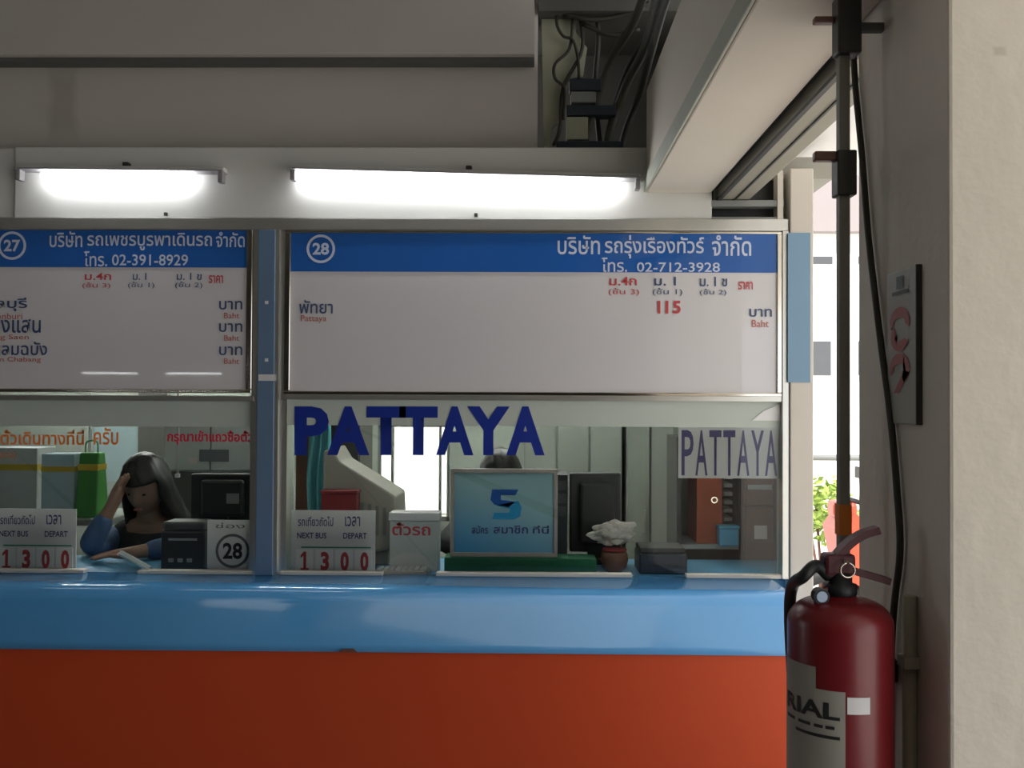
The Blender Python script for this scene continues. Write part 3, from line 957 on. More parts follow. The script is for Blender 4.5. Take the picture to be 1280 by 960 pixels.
# plastic bag around a brown pot
Y = 3.80
cb = at(768, 690, Y)
pt = thing('pot', 'brown round pot under the crumpled plastic bag', 'pot', (cb.x, Y, ICT))
lathe('bowl', cb.x, Y, [(0.030, ICT), (0.045, ICT + 0.015), (0.053, ICT + 0.045), (0.049, ICT + 0.070), (0.042, ICT + 0.078)], 'wood_brown', pt, 24)
lathe('rim', cb.x, Y, [(0.040, ICT + 0.0785), (0.047, ICT + 0.079), (0.047, ICT + 0.086), (0.040, ICT + 0.087)], 'maroon', pt, 24)
bm = bmesh.new()
bmesh.ops.create_icosphere(bm, subdivisions=4, radius=1.0)
tb = at(768, 668, Y)
rnd = random.Random(3)
ph = [(rnd.uniform(-9, 9), rnd.uniform(-9, 9), rnd.uniform(-9, 9), rnd.uniform(0, 6)) for _ in range(7)]
for v in bm.verts:
    n_ = sum(math.sin(a * v.co.x + b * v.co.y + c * v.co.z + d) for a, b, c, d in ph) / 7
    v.co *= 1 + 0.55 * abs(n_) - 0.12 + (0.25 if v.co.x > 0.3 and v.co.z > 0.2 else 0.0) * v.co.x
    v.co = Vector((tb.x + v.co.x * 0.076 - 0.02 * v.co.z, Y + 0.04 + v.co.y * 0.05, tb.z + v.co.z * 0.042 + 0.012 * v.co.x))
link('plastic_bag', bm, 'plastic_bag', smooth=False, label='crumpled whitish plastic bag on the worktop of the right booth', cat='bag')

# dark device beside it
X0, X1, Z0, Z1 = rect(798, 684, 857, 716, 3.78)
t = thing('card_printer', 'low dark navy device at the serving opening near the small destination sheet', 'printer', ((X0 + X1) / 2, 3.78, ICT))
box('body', X0, X1, 3.74, 3.92, ICT, Z1 - 0.02, 'navy_plastic', t, 0.006)
box('cover', X0 + 0.004, X1 - 0.004, 3.755, 3.915, Z1 - 0.0198, Z1, 'charcoal_plastic', t, 0.005)
box('slot', X0 + 0.03, X1 - 0.03, 3.738, 3.741, ICT + 0.03, ICT + 0.038, 'black_plastic', t)

# grey steel lockers along the back wall
def locker(label, x0, x1, Y, ztop, cols):
    X0, X1 = at(x0, 600, Y).x, at(x1, 600, Y).x
    t = thing('locker', label, 'locker', ((X0 + X1) / 2, Y, 0), 'steel lockers in the right booth')
    box('body', X0, X1, Y + 0.022, Y + 0.42, 0, ztop, 'locker_grey', t, 0.003)
    for k in range(cols):
        a = X0 + (X1 - X0) * k / cols + 0.006
        b = X0 + (X1 - X0) * (k + 1) / cols - 0.006
        d = box('door', a, b, Y, Y + 0.02, 0.06, ztop - 0.03, 'locker_grey', t, 0.002)
        box('handle', b - 0.035, b - 0.02, Y - 0.012, Y, 0.85, 0.98, 'aluminium', d, 0.002)
    return t


locker('grey steel locker with two doors left of the small destination sheet', 783, 843, 5.7, 1.50, 2)
locker('grey steel locker behind the framed notice', 655, 778, 5.7, 1.50, 3)

# brown cabinet, orange file box, paper rack, blue box
Y = 4.12
X0, X1, Z0, Z1 = rect(931, 560, 969, 700, Y)
t = thing('wooden_cabinet', 'dark brown wooden cabinet at the right end of the booth', 'cabinet', ((X0 + X1) / 2, Y, 0))
box('body', X0, X1, Y + 0.022, Y + 0.40, 0, 1.45, 'wood_brown', t, 0.003)
d = box('door', X0 + 0.005, X1 - 0.005, Y, Y + 0.02, 1.17, 1.44, 'wood_brown', t, 0.003)
d = box('door', X0 + 0.005, X1 - 0.005, Y, Y + 0.02, 0.05, 1.16, 'wood_brown', t, 0.003)
pbox('note', 943, 657, 959, 674, Y - 0.004, 0.003, 'note_pink', t, label='small pinkish note')
pbox('note', 935, 606, 965, 612, Y - 0.004, 0.003, 'paper_grey', t)

YS = 4.16
X0, X1, Z0, Z1 = rect(846, 600, 926, 640, YS)
SZ = at(890, 681, YS).z
t = thing('open_shelf', 'open shelf unit behind the small destination sheet', 'shelf', ((X0 + X1) / 2, YS, 0))
box('side_panel', X0, X0 + 0.018, YS, YS + 0.3, 0, 1.45, 'charcoal_plastic', t)
box('side_panel', X1 - 0.010, X1 - 0.002, YS, YS + 0.3, 0, 1.45, 'charcoal_plastic', t)
box('back_panel', X0 + 0.018, X1 - 0.010, YS + 0.29, YS + 0.3, 0, 1.45, 'grey_plastic', t)
for zz in (SZ, 1.43, 0.45):
    box('shelf_board', X0 + 0.018, X1 - 0.010, YS, YS + 0.29, zz - 0.018, zz, 'paper_grey', t)
Xo0, Xo1 = at(871, 630, YS + 0.03).x, at(903, 630, YS + 0.03).x
t = thing('file_box', 'rust orange file box standing on the open shelf', 'box', ((Xo0 + Xo1) / 2, YS + 0.03, SZ))
box('body', Xo0, Xo1, YS + 0.03, YS + 0.26, SZ, at(887, 597, YS + 0.03).z, 'orange_card', t, 0.003)
cc = at(893, 625, YS + 0.03)
ring('finger_ring', cc.x, cc.z, 0.014, 0.009, YS + 0.0285, 'chrome_trim', t, 20)
Xp0, Xp1 = at(906, 630, YS + 0.1).x, at(921, 630, YS + 0.1).x
t = thing('paper_tray', 'stack of pale paper trays on the open shelf beside the file box', 'tray', ((Xp0 + Xp1) / 2, YS + 0.12, SZ))
for k in range(6):
    z = SZ + 0.084 + k * 0.036
    box('tray', Xp0, Xp1, YS + 0.12, YS + 0.27, z, z + 0.016, 'paper_white', t, 0.002)
for xx in (Xp0, Xp1 - 0.005):
    box('tray_post', xx, xx + 0.005, YS + 0.271, YS + 0.277, SZ, SZ + 0.29, 'dark_metal', t)
Xs0, Xs1, Zs0, Zs1 = rect(896, 656, 922, 679, YS + 0.005)
t = thing('plastic_tub', 'small sky blue plastic tub on the open shelf', 'tub', ((Xs0 + Xs1) / 2, YS, SZ))
box('body', Xs0 + 0.003, Xs1 - 0.003, YS - 0.035, YS + 0.025, SZ, Zs1 - 0.012, 'sky_blue_plastic', t, 0.004)
box('rim', Xs0, Xs1, YS - 0.038, YS + 0.028, Zs1 - 0.012, Zs1, 'sky_blue_plastic', t, 0.003)

# ================================================================== things in the left booth
Y = 5.2
X0, X1, Z0, Z1 = rect(204, 520, 322, 588, Y)
t = thing('wall_cupboard', 'pale cupboard behind the crimson lettering of the left window', 'cabinet', ((X0 + X1) / 2, Y, 0))
box('body', X0, X1, Y + 0.02, Y + 0.4, 0, Z1, 'paper_grey', t, 0.004)
box('door', X0 + 0.005, (X0 + X1) / 2 - 0.004, Y, Y + 0.02, Z0, Z1 - 0.01, 'paper_grey', t, 0.003)
box('door', (X0 + X1) / 2 + 0.004, X1 - 0.005, Y, Y + 0.02, Z0, Z1 - 0.01, 'paper_grey', t, 0.003)
box('door', X0 + 0.005, X1 - 0.005, Y, Y + 0.02, 0.05, Z0 - 0.008, 'room_dark', t, 0.003)
pbox('slot_plate', 249, 562, 286, 577, Y - 0.004, 0.004, 'ink_grey', t)
pbox('pale_patch', 235, 572, 246, 580, Y - 0.004, 0.004, 'plastic_bag', t)
monitor('black monitor turned away beside the circled number card', 238, 592, 316, 652, 3.98, 'black_plastic', 'black_plastic', ICT, ports=True)
# dark ticket machine between the person and the number card
X0, X1, Z0, Z1 = rect(202, 652, 257, 712, 3.76)
t = thing('ticket_machine', 'charcoal ticket machine between the seated person and the circled number card', 'machine', ((X0 + X1) / 2, 3.80, ICT))
box('body', X0, X1, 3.75, 3.87, ICT, Z1 - 0.035, 'black_plastic', t, 0.006)
box('cover', X0 + 0.004, X1 - 0.004, 3.753, 3.867, Z1 - 0.0348, Z1, 'charcoal_plastic', t, 0.010)
box('paper_slot', X0 + 0.03, X1 - 0.03, 3.7475, 3.7515, Z1 - 0.07, Z1 - 0.062, 'grey_plastic', t)
for k in range(3):
    box('button', X0 + 0.03 + k * 0.035, X0 + 0.05 + k * 0.035, 3.746, 3.7505, ICT + 0.03, ICT + 0.045, 'grey_plastic', t, 0.002)
# white hanging cords / rods
for (px, y0, y1, Yc, lab) in ((222, 520, 592, 4.9, 'thin white rod hanging in front of the pale cupboard'), (112, 510, 568, 4.9, 'thin pale rod hanging behind the orange lettering')):
    c0, c1 = at(px, y0, Yc), at(px, y1, Yc)
    t = thing('hanging_rod', lab, 'rod', (c1.x, Yc, c1.z))
    tube('rod', [c1, Vector((c1.x, Yc, 2.42))], 0.007, 'paper', t)
    box('end_cap', c1.x - 0.011, c1.x + 0.011, Yc - 0.011, Yc + 0.011, c1.z - 0.02, c1.z, 'paper', t, 0.003)

# papers on the back wall (left)
for (x0, y0, x1, y1, m_, lab) in ((118, 534, 176, 602, 'paper_blue', 'pale blue sheet on the back wall left of the dark door'),):
    pbox('wall_sheet', x0, y0, x1, y1, YB - 0.006, 0.004, m_, label=lab, cat='sheet')
# pale carton and green bag on a side table
TZ = at(90, 645, 4.75).z
t = thing('side_table', 'low grey table carrying the pale carton in the left booth', 'table', (-2.2, 4.8, 0))
tx0, tx1 = at(-60, 650, 4.75).x, at(150, 650, 4.75).x
box('table_top', tx0, tx1, 4.62, 5.1, TZ - 0.03, TZ, 'grey_plastic', t, 0.004)
for xx in (tx0 + 0.03, tx1 - 0.07):
    for yy in (4.65, 5.03):
        box('leg', xx, xx + 0.04, yy, yy + 0.04, 0, TZ - 0.0305, 'dark_metal', t)
X0, X1, Z0, Z1 = rect(54, 567, 95, 645, 4.72)
t = thing('carton', 'pale grey-blue upright carton beside the green bag', 'box', ((X0 + X1) / 2, 4.72, TZ))
box('body', X0, X1, 4.70, 4.84, TZ, Z1, 'paper_blue', t, 0.003)
box('tape', X0 - 0.001, X1 + 0.001, 4.698, 4.842, Z1 - 0.085, Z1 - 0.06, 'bag_yellow', t)
# green bag
X0, X1, Z0, Z1 = rect(95, 566, 124, 650, 4.70)
t = thing('green_bag', 'green shopping bag with a yellow band beside the pale carton', 'bag', ((X0 + X1) / 2, 4.74, TZ))
bm = bmesh.new()
add_box(bm, X0, X1, 4.68, 4.82, TZ, Z1)
for v in bm.verts:
    if v.co.z > TZ + 0.05:
        v.co.x = (X0 + X1) / 2 + (v.co.x - (X0 + X1) / 2) * 0.85; v.co.y = 4.75 + (v.co.y - 4.75) * 0.5
bmesh.ops.bevel(bm, geom=list(bm.edges), offset=0.008, segments=2, profile=0.5, affect='EDGES')
link('body', bm, 'bag_green', t)
box('band', X0 + 0.006, X1 - 0.006, 4.700, 4.80, Z1 - 0.085, Z1 - 0.055, 'bag_yellow', t, 0.003)
tube('handle', [((X0 + X1) / 2 - 0.03, 4.74, Z1 - 0.005), ((X0 + X1) / 2 - 0.025, 4.74, Z1 + 0.05), ((X0 + X1) / 2 + 0.025, 4.74, Z1 + 0.05), ((X0 + X1) / 2 + 0.03, 4.74, Z1 - 0.005)], 0.004, 'bag_green', t, curve=5)
# yellow banded parcel at the far left
X0, X1, Z0, Z1 = rect(-40, 560, 50, 645, 4.85)
t = thing('parcel', 'pale parcel with a yellow band at the far left of the left booth', 'box', ((X0 + X1) / 2, 4.88, TZ))
box('body', X0, X1 - 0.02, 4.86, 5.05, TZ, Z1, 'paper_grey', t, 0.004)
box('band', X0 - 0.001, X1 - 0.019, 4.858, 5.052, Z1 - 0.11, Z1 - 0.08, 'bag_yellow', t)
# white ruler-like pad on the worktop
a, b = at(148, 692, 3.74), at(188, 706, 3.70)
bm = bmesh.new()
add_tube(bm, [Vector((a.x, 3.76, a.z)), Vector((b.x, 3.70, ICT + 0.012))], 0.011, 6)
t = link('white_pen', bm, 'paper', label='white pen-like stick leaning aslant before the seated person', cat='pen')

# ================================================================== people
def person(label, H, arms, seat_z, shirt, sleeve, lean=0.05, look=(0, 0)):
    """seated person; H is the centre of the head, arms = [(elbow, wrist, hand direction, palm normal), ...] for -X and +X"""
    root = thing('person', label, 'person', (H.x, H.y + 0.10, 0))
    nk = H + Vector((0, lean, -0.145))
    chest = H + Vector((0, lean + 0.06, -0.30))
    belly = Vector((H.x, H.y + lean + 0.13, (H.z - 0.30 + seat_z) / 2 + 0.02))
    pelvis = Vector((H.x, H.y + lean + 0.16, seat_z + 0.09))
    bm = bmesh.new()
    V, Ed, Rd = [], [], []
    def add(p, r_, prev=None):
        V.append(Vector(p)); Rd.append(r_ if isinstance(r_, tuple) else (r_, r_))
        if prev is not None: Ed.append((prev, len(V) - 1))
        return len(V) - 1
    ip = add(pelvis, (0.15, 0.11)); ib = add(belly, (0.13, 0.10), ip); ic = add(chest, (0.14, 0.10), ib)
    ish = add(H + Vector((0, lean + 0.03, -0.20)), (0.09, 0.07), ic)
    ink = add(nk, 0.052, ish); add(H + Vector((0, 0.02, -0.06)), 0.055, ink)
    hands = []
    sleeves = []
    for sx_, (elb, wri, hd, pn) in zip((-1, 1), arms):
        sh = H + Vector((sx_ * 0.175, lean + 0.04, -0.235))
        i1 = add(sh, 0.058, ish); i2 = add((sh + elb) / 2, 0.046, i1); i3 = add(elb, 0.040, i2); i4 = add((elb + wri) / 2, 0.036, i3); i5 = add(wri, 0.026, i4)
        sleeves.append((sh, elb, wri))
        hd = hd.normalized(); side = hd.cross(pn).normalized(); pn = side.cross(hd).normalized()
        palm = wri + hd * 0.05
        i6 = add(palm, (0.034, 0.018), i5)
        for k, (off, ln) in enumerate(((-0.030, 0.066), (-0.010, 0.078), (0.011, 0.073), (0.031, 0.056))):
            r0 = palm + hd * 0.030 + side * off
            j = add(r0, 0.0095, i6)
            j = add(r0 + hd * ln * 0.5 - pn * 0.006, 0.0088, j)
            j = add(r0 + hd * ln * 0.85 + pn * 0.014 * -1, 0.0075, j)
        th = palm - side * 0.036 - hd * 0.02
        j = add(th, 0.011, i6); add(th + hd * 0.045 - side * 0.022, 0.0085, j)
    for sx_ in (-1, 1):
        hip = pelvis + Vector((sx_ * 0.09, -0.02, -0.02))
        i1 = add(hip, 0.085, ip); i2 = add(hip + Vector((sx_ * 0.03, -0.24, 0.01)), 0.07, i1); i3 = add(hip + Vector((sx_ * 0.04, -0.40, 0.0)), 0.055, i2)
        kx = V[i3]
        i4 = add(Vector((kx.x, kx.y + 0.04, kx.z * 0.5)), 0.052, i3); i5 = add(Vector((kx.x, kx.y + 0.06, 0.09)), 0.038, i4); add(Vector((kx.x, kx.y - 0.12, 0.045)), 0.036, i5)
    bv = [bm.verts.new(v) for v in V]
    for a_, b_ in Ed: bm.edges.new((bv[a_], bv[b_]))
    def mods(o):
        sk = o.modifiers.new('s', 'SKIN'); sk.use_smooth_shade = True
        lay = o.data.skin_vertices
        if not lay:
            o.data.update()
        for i, d_ in enumerate(o.data.skin_vertices[0].data):
            d_.radius = Rd[i]; d_.use_root = (i == 0)
        ss = o.modifiers.new('u', 'SUBSURF'); ss.levels = 2; ss.render_levels = 2
    bm.verts.layers.skin.verify()
    body = evaluated('body', bm, mods)
    # head fused in: egg shaped skull with brow, nose, chin
    bm2 = bmesh.new()
    bm2.from_mesh(body); bpy.data.meshes.remove(body)
    hb = bmesh.new()
    bmesh.ops.create_uvsphere(hb, u_segments=40, v_segments=28, radius=1.0)
    for v in hb.verts:
        x, y, z = v.co
        wj = 1.0 - 0.30 * max(0, -z) ** 1.5
        px_ = x * 0.076 * wj
        py_ = y * 0.095 * (1.0 - 0.10 * max(0, -z)) + (-0.012 * max(0, -z) if y < 0 else 0.0)
        pz_ = z * 0.118
        if y < 0:
            nose = math.exp(-((x / 0.16) ** 2)) * math.exp(-(((z + 0.12) / 0.22) ** 2))
            py_ -= 0.022 * nose
            for ex in (-0.40, 0.40):
                py_ += 0.010 * math.exp(-(((x - ex) / 0.2) ** 2)) * math.exp(-(((z - 0.05) / 0.13) ** 2))
            py_ -= 0.006 * math.exp(-((x / 0.3) ** 2)) * math.exp(-(((z + 0.80) / 0.15) ** 2))
            py_ -= 0.005 * math.exp(-((x / 0.25) ** 2)) * math.exp(-(((z + 0.48) / 0.09) ** 2))
        if abs(x) > 0.85 and abs(z) < 0.28 and abs(y) < 0.4: px_ *= 1.13
        v.co = Vector((px_, py_, pz_))
    HM = Matrix.Translation(H) @ Euler((R(look[0]), 0, R(look[1])), 'XYZ').to_matrix().to_4x4()
    hb.transform(HM)
    tmp = bpy.data.meshes.new('h'); hb.to_mesh(tmp); hb.free()
    bm2.from_mesh(tmp); bpy.data.meshes.remove(tmp)
    def mods2(o):
        rm = o.modifiers.new('r', 'REMESH'); rm.mode = 'VOXEL'; rm.voxel_size = 0.006; rm.use_smooth_shade = True
    fused = evaluated('body', bm2, mods2)
    fused.materials.clear()
    bo = link('body', fused, 'skin', root, smooth=True)
    # eyes, mouth
    for ex in (-0.030, 0.030):
        e = bmesh.new(); bmesh.ops.create_uvsphere(e, u_segments=12, v_segments=8, radius=0.009)
        e.transform(HM @ Matrix.Translation((ex, -0.076, 0.006)) @ Matrix.Diagonal((1.3, 0.7, 0.6, 1)))
        link('eye', e, 'eye_dark', root, smooth=True)
    e = bmesh.new(); bmesh.ops.create_uvsphere(e, u_segments=12, v_segments=8, radius=0.01)
    e.transform(HM @ Matrix.Translation((0, -0.094, -0.058)) @ Matrix.Diagonal((2.2, 0.7, 0.7, 1)))
    link('mouth', e, 'lips', root, smooth=True)
    # hair: cap over the skull, falling behind and beside the face
    hr = bmesh.new()
    bmesh.ops.create_uvsphere(hr, u_segments=36, v_segments=26, radius=1.0)
    kill = [f for f in hr.faces if (f.calc_center_median().y < -0.52 and f.calc_center_median().z < 0.30) or f.calc_center_median().z < -0.93]
    bmesh.ops.delete(hr, geom=kill, context='FACES')
    for v in hr.verts:
        x, y, z = v.co
        wob = 0.004 * math.sin(14 * x + 9 * z) + 0.003 * math.sin(23 * y + 5 * x)
        if z < 0:
            s_ = math.sqrt(max(0.0, 1 - z * z)); s_ = max(s_, 0.25)
            fx = x / s_ * (0.092 + 0.045 * (-z)); fy = y / s_ * (0.100 + 0.02 * (-z)) + 0.012
            v.co = Vector((fx + wob, fy + wob + 0.05 * z * z, z * 0.30))
        else:
            v.co = Vector((x * 0.092 + wob, y * 0.110 + 0.010 + wob, z * 0.138))
    hr.transform(HM)
    def mods3(o):
        so_ = o.modifiers.new('s', 'SOLIDIFY'); so_.thickness = 0.014; so_.offset = 0.6
        su = o.modifiers.new('u', 'SUBSURF'); su.levels = 1
    hm = evaluated('hair', hr, mods3)
    hm.materials.clear()
    link('hair', hm, 'hair', root, smooth=True)
    # shirt: torso with sleeves, a little larger than the body
    def skin_part(nm, pts, edges, rr, m_):
        b_ = bmesh.new()
        vv = [b_.verts.new(p) for p in pts]
        for i, j in edges: b_.edges.new((vv[i], vv[j]))
        b_.verts.layers.skin.verify()
        def md(o):
            sk = o.modifiers.new('s', 'SKIN')
            for i, d_ in enumerate(o.data.skin_vertices[0].data):
                d_.radius = rr[i] if isinstance(rr[i], tuple) else (rr[i], rr[i]); d_.use_root = (i == 0)
            o.modifiers.new('u', 'SUBSURF').levels = 2
        mm_ = evaluated(nm, b_, md); mm_.materials.clear()
        return link(nm, mm_, m_, root, smooth=True)
    skin_part('shirt', [pelvis, belly, chest, H + Vector((0, lean + 0.03, -0.20)), sleeves[0][0], sleeves[1][0]], [(0, 1), (1, 2), (2, 3), (3, 4), (3, 5)],
              [(0.165, 0.125), (0.148, 0.118), (0.16, 0.118), (0.105, 0.085), 0.072, 0.072], shirt)
    for (sh, elb, wri) in sleeves:
        skin_part('sleeve', [sh, (sh + elb) / 2, elb, elb.lerp(wri, 0.45), elb.lerp(wri, 0.80)], [(0, 1), (1, 2), (2, 3), (3, 4)], [0.070, 0.060, 0.052, 0.047, 0.040], sleeve)
    return root


H1 = at(182, 608, 4.22)
eL = Vector((at(112, 688, 4.02).x, 4.02, ICT + 0.050)); wL = Vector((at(140, 634, 4.06).x, 4.06, at(140, 632, 4.06).z))
eR = Vector((H1.x + 0.24, 4.06, ICT + 0.050)); wR = Vector((H1.x + 0.05, 3.93, ICT + 0.035))
person('person with long dark hair and blue sleeves resting head on one hand', H1,
       [(eL, wL, Vector((0.30, 0.15, 0.95)), Vector((-0.9, 0.1, 0.3))), (eR, wR, Vector((-0.85, -0.45, 0.0)), Vector((0, 0, 1)))], 0.46, 'vest_black', 'shirt_blue', look=(26, -8))
H2 = at(626, 600, 4.50)
e2L = Vector((H2.x - 0.23, 4.30, ICT + 0.03)); w2L = Vector((H2.x - 0.10, 4.13, ICT + 0.035))
e2R = Vector((H2.x + 0.22, 4.30, ICT + 0.03)); w2R = Vector((H2.x + 0.06, 4.13, ICT + 0.035))
person('person with dark hair sitting hidden behind the framed blue notice', H2,
       [(e2L, w2L, Vector((0.4, -0.9, 0)), Vector((0, 0, 1))), (e2R, w2R, Vector((-0.4, -0.9, 0)), Vector((0, 0, 1)))], 0.46, 'vest_black', 'vest_black', look=(20, 0))
for (hx, hy, lab) in ((H1.x, H1.y + 0.22, 'round grey stool under the person in the left booth'), (H2.x, H2.y + 0.22, 'round grey stool under the person behind the notice')):
    t = thing('stool', lab, 'stool', (hx, hy, 0))
    lathe('seat', hx, hy, [(0.16, 0.385), (0.175, 0.40), (0.175, 0.42), (0.16, 0.432)], 'grey_plastic', t, 28)
    for k in range(4):
        a = math.pi / 4 + k * math.pi / 2
        tube('leg', [(hx + 0.12 * math.cos(a), hy + 0.12 * math.sin(a), 0.385), (hx + 0.18 * math.cos(a), hy + 0.18 * math.sin(a), 0.0)], 0.012, 'dark_metal', t)

# ================================================================== wiring recess at the top
rx0, rx1 = xr + 0.002, bx0 - 0.002
rz0 = fz1
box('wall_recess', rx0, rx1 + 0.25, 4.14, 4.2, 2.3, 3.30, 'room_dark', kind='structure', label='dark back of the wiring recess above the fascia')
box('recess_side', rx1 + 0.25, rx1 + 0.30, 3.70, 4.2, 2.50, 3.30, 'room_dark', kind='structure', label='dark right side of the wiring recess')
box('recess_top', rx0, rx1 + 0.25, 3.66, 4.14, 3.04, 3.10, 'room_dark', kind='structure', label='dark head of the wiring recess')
X0, X1, Z0, Z1 = rect(677, 17, 734, 186, 3.74)
t = thing('wiring_board', 'cream mounting board with switchgear in the recess above the fascia', 'board', ((X0 + X1) / 2, 3.74, Z0))
pts = [(677, 17), (722, 17), (720, 40), (734, 60), (729, 95), (704, 100), (700, 150), (690, 160), (686, 186), (680, 186)]
pp = [(lambda c: (c.x, c.z))(at(px, py, 3.74)) for px, py in pts]
poly('backboard', pp, 3.74, 0.02, 'board_cream', t)
for (x0, y0, x1, y1, dp, m_) in ((712, 98, 752, 113, 0.06, 'switch_blue'), (714, 114, 745, 128, 0.05, 'grey_plastic'), (708, 131, 770, 144, 0.06, 'switch_blue'), (708, 146, 735, 174, 0.05, 'board_cream'), (695, 176, 780, 187, 0.06, 'switch_blue')):
    X0, X1, Z0, Z1 = rect(x0, y0, x1, y1, 3.70)
    box('switch_box', X0, X1, 3.70, 3.70 + dp, Z0, Z1, m_, t, 0.003)
cable_runs = [
    ('thin black cable looping over the cream wiring board near its top', [(697, 10, 3.72), (696, 30, 3.70), (704, 45, 3.70), (716, 50, 3.70), (722, 70, 3.71), (724, 98, 3.70)], 0.006),
    ('thin black cable looping over the middle of the cream wiring board', [(716, 20, 3.72), (712, 60, 3.71), (694, 80, 3.70), (694, 98, 3.70), (706, 112, 3.70), (704, 150, 3.70)], 0.006),
    ('thin dark cable dropping left of the pale switch box', [(722, 8, 3.73), (728, 60, 3.72), (704, 110, 3.71), (700, 160, 3.70), (692, 182, 3.70)], 0.007),
    ('thick dark cable hanging in the middle of the wiring recess', [(745, 5, 3.72), (748, 50, 3.74), (744, 110, 3.76), (750, 185, 3.78)], 0.010),
    ('dark cable sagging across the top of the wiring recess', [(690, 8, 3.70), (730, 24, 3.69), (775, 20, 3.69), (812, 4, 3.66)], 0.010),
    ('dark cable crossing the wiring recess under the sagging one', [(728, 30, 3.72), (765, 44, 3.72), (800, 36, 3.70)], 0.009),
]
for lab, pts, r_ in cable_runs:
    tube('cable', [at(*p) for p in pts], r_, 'cable_dark', curve=6, label=lab, cat='cable')
# cables lying along the upper edge of the beam
for i, (x_, z_, r_, lab) in enumerate(((0.405, 2.755, 0.014, 'lowest dark cable running along the top edge of the cream beam'), (0.378, 2.80, 0.017, 'middle dark cable running along the cream beam'), (0.40, 2.85, 0.012, 'upper dark cable running along the cream beam'), (0.352, 2.875, 0.015, 'topmost dark cable running along the cream beam'))):
    pts = [Vector((x_ + 0.012 * math.sin(i + k * 0.9), 0.4 + k * 0.42, z_ + 0.010 * math.sin(2 * i + k * 1.3))) for k in range(8)]
    pts += [Vector((x_ - 0.02 * i, 3.68, z_ - 0.03)), Vector((x_ - 0.04 - 0.03 * i, 3.75, 2.62)), Vector((x_ - 0.06 - 0.03 * i, 3.76, 2.53))]
    tube('cable', pts, r_, 'cable_olive' if i % 2 else 'cable_dark', curve=5, label=lab, cat='cable', group='cables along the beam')

# ================================================================== things on the pillar
XF = PX0
cpx = [(1066, -10), (1068, 90), (1078, 200), (1086, 300), (1100, 420), (1113, 520), (1121, 610), (1125, 690), (1116, 780), (1110, 960)]
def on_face(px, py, off=0.010):
    x_ = XF - off
    d = CAM_ROT @ Vector(((px - 640.0) / F_PX, -(py - 480.0) / F_PX, -1.0))
    return CAM_LOC + d * (x_ / d.x)
pts = [on_face(px, py) for px, py in cpx]
pts.append(Vector((XF - 0.01, 1.80, 0.6)))
pts.append(Vector((XF - 0.01, 1.80, 0.0)))
tube('cable', pts, 0.0065, 'cable_dark', curve=6, label='dark cable slanting down the inner face of the pillar', cat='cable')
# light conduit beside the extinguisher
c0, c1 = on_face(1137, 745, 0.012), on_face(1137, 960, 0.012)
t = thing('conduit', 'pale vertical conduit low on the pillar behind the extinguisher', 'pipe', (XF - 0.012, c0.y, 0))
tube('pipe', [Vector((XF - 0.012, c0.y, 0.0)), Vector((XF - 0.012, c0.y, c0.z))], 0.012, 'conduit_light', t, 12)
for zz in (0.4, c0.z - 0.12):
    box('clip', XF - 0.027, XF, c0.y - 0.018, c0.y + 0.018, zz, zz + 0.02, 'conduit_light', t, 0.002)
# pole standing clear of the pillar's far edge
PY = 1.86
pc = at(1054, 480, PY)
t = thing('rail_pole', 'dark upright pole just beyond the pillar beside the bright opening', 'pole', (pc.x, PY, 0))
box('pole', pc.x - 0.010, pc.x + 0.010, PY - 0.012, PY + 0.012, 0, bz0 - 0.001, 'pole_grey', t, 0.003)
def zat(py, Y=1.86): return at(1054, py, Y).z
box('bracket', pc.x - 0.016, pc.x + 0.020, PY - 0.02, PY + 0.02, zat(246), zat(190), 'dark_metal', t, 0.003)
box('bracket_arm', pc.x - 0.055, pc.x - 0.012, PY - 0.01, PY + 0.01, zat(202), zat(190), 'wood_brown', t, 0.003)
box('junction_box', pc.x - 0.018, pc.x + 0.026, PY - 0.03, PY + 0.012, zat(72), bz0 - 0.0005, 'dark_metal', t, 0.004)
box('bracket_arm', pc.x - 0.055, pc.x - 0.018, PY - 0.01, PY + 0.01, zat(30), zat(22), 'wood_brown', t, 0.003)
box('orange_tape', pc.x - 0.0115, pc.x + 0.0115, PY - 0.0135, PY + 0.0135, zat(668), zat(630), 'orange_tape', t, label='band of orange tape round the pole')
box('wall_arm', pc.x + 0.010, XF, PY - 0.008, PY + 0.008, zat(810), zat(800), 'dark_grey', t)
box('wall_arm', pc.x + 0.010, XF, PY - 0.008, PY + 0.008, zat(40), zat(30), 'dark_grey', t)
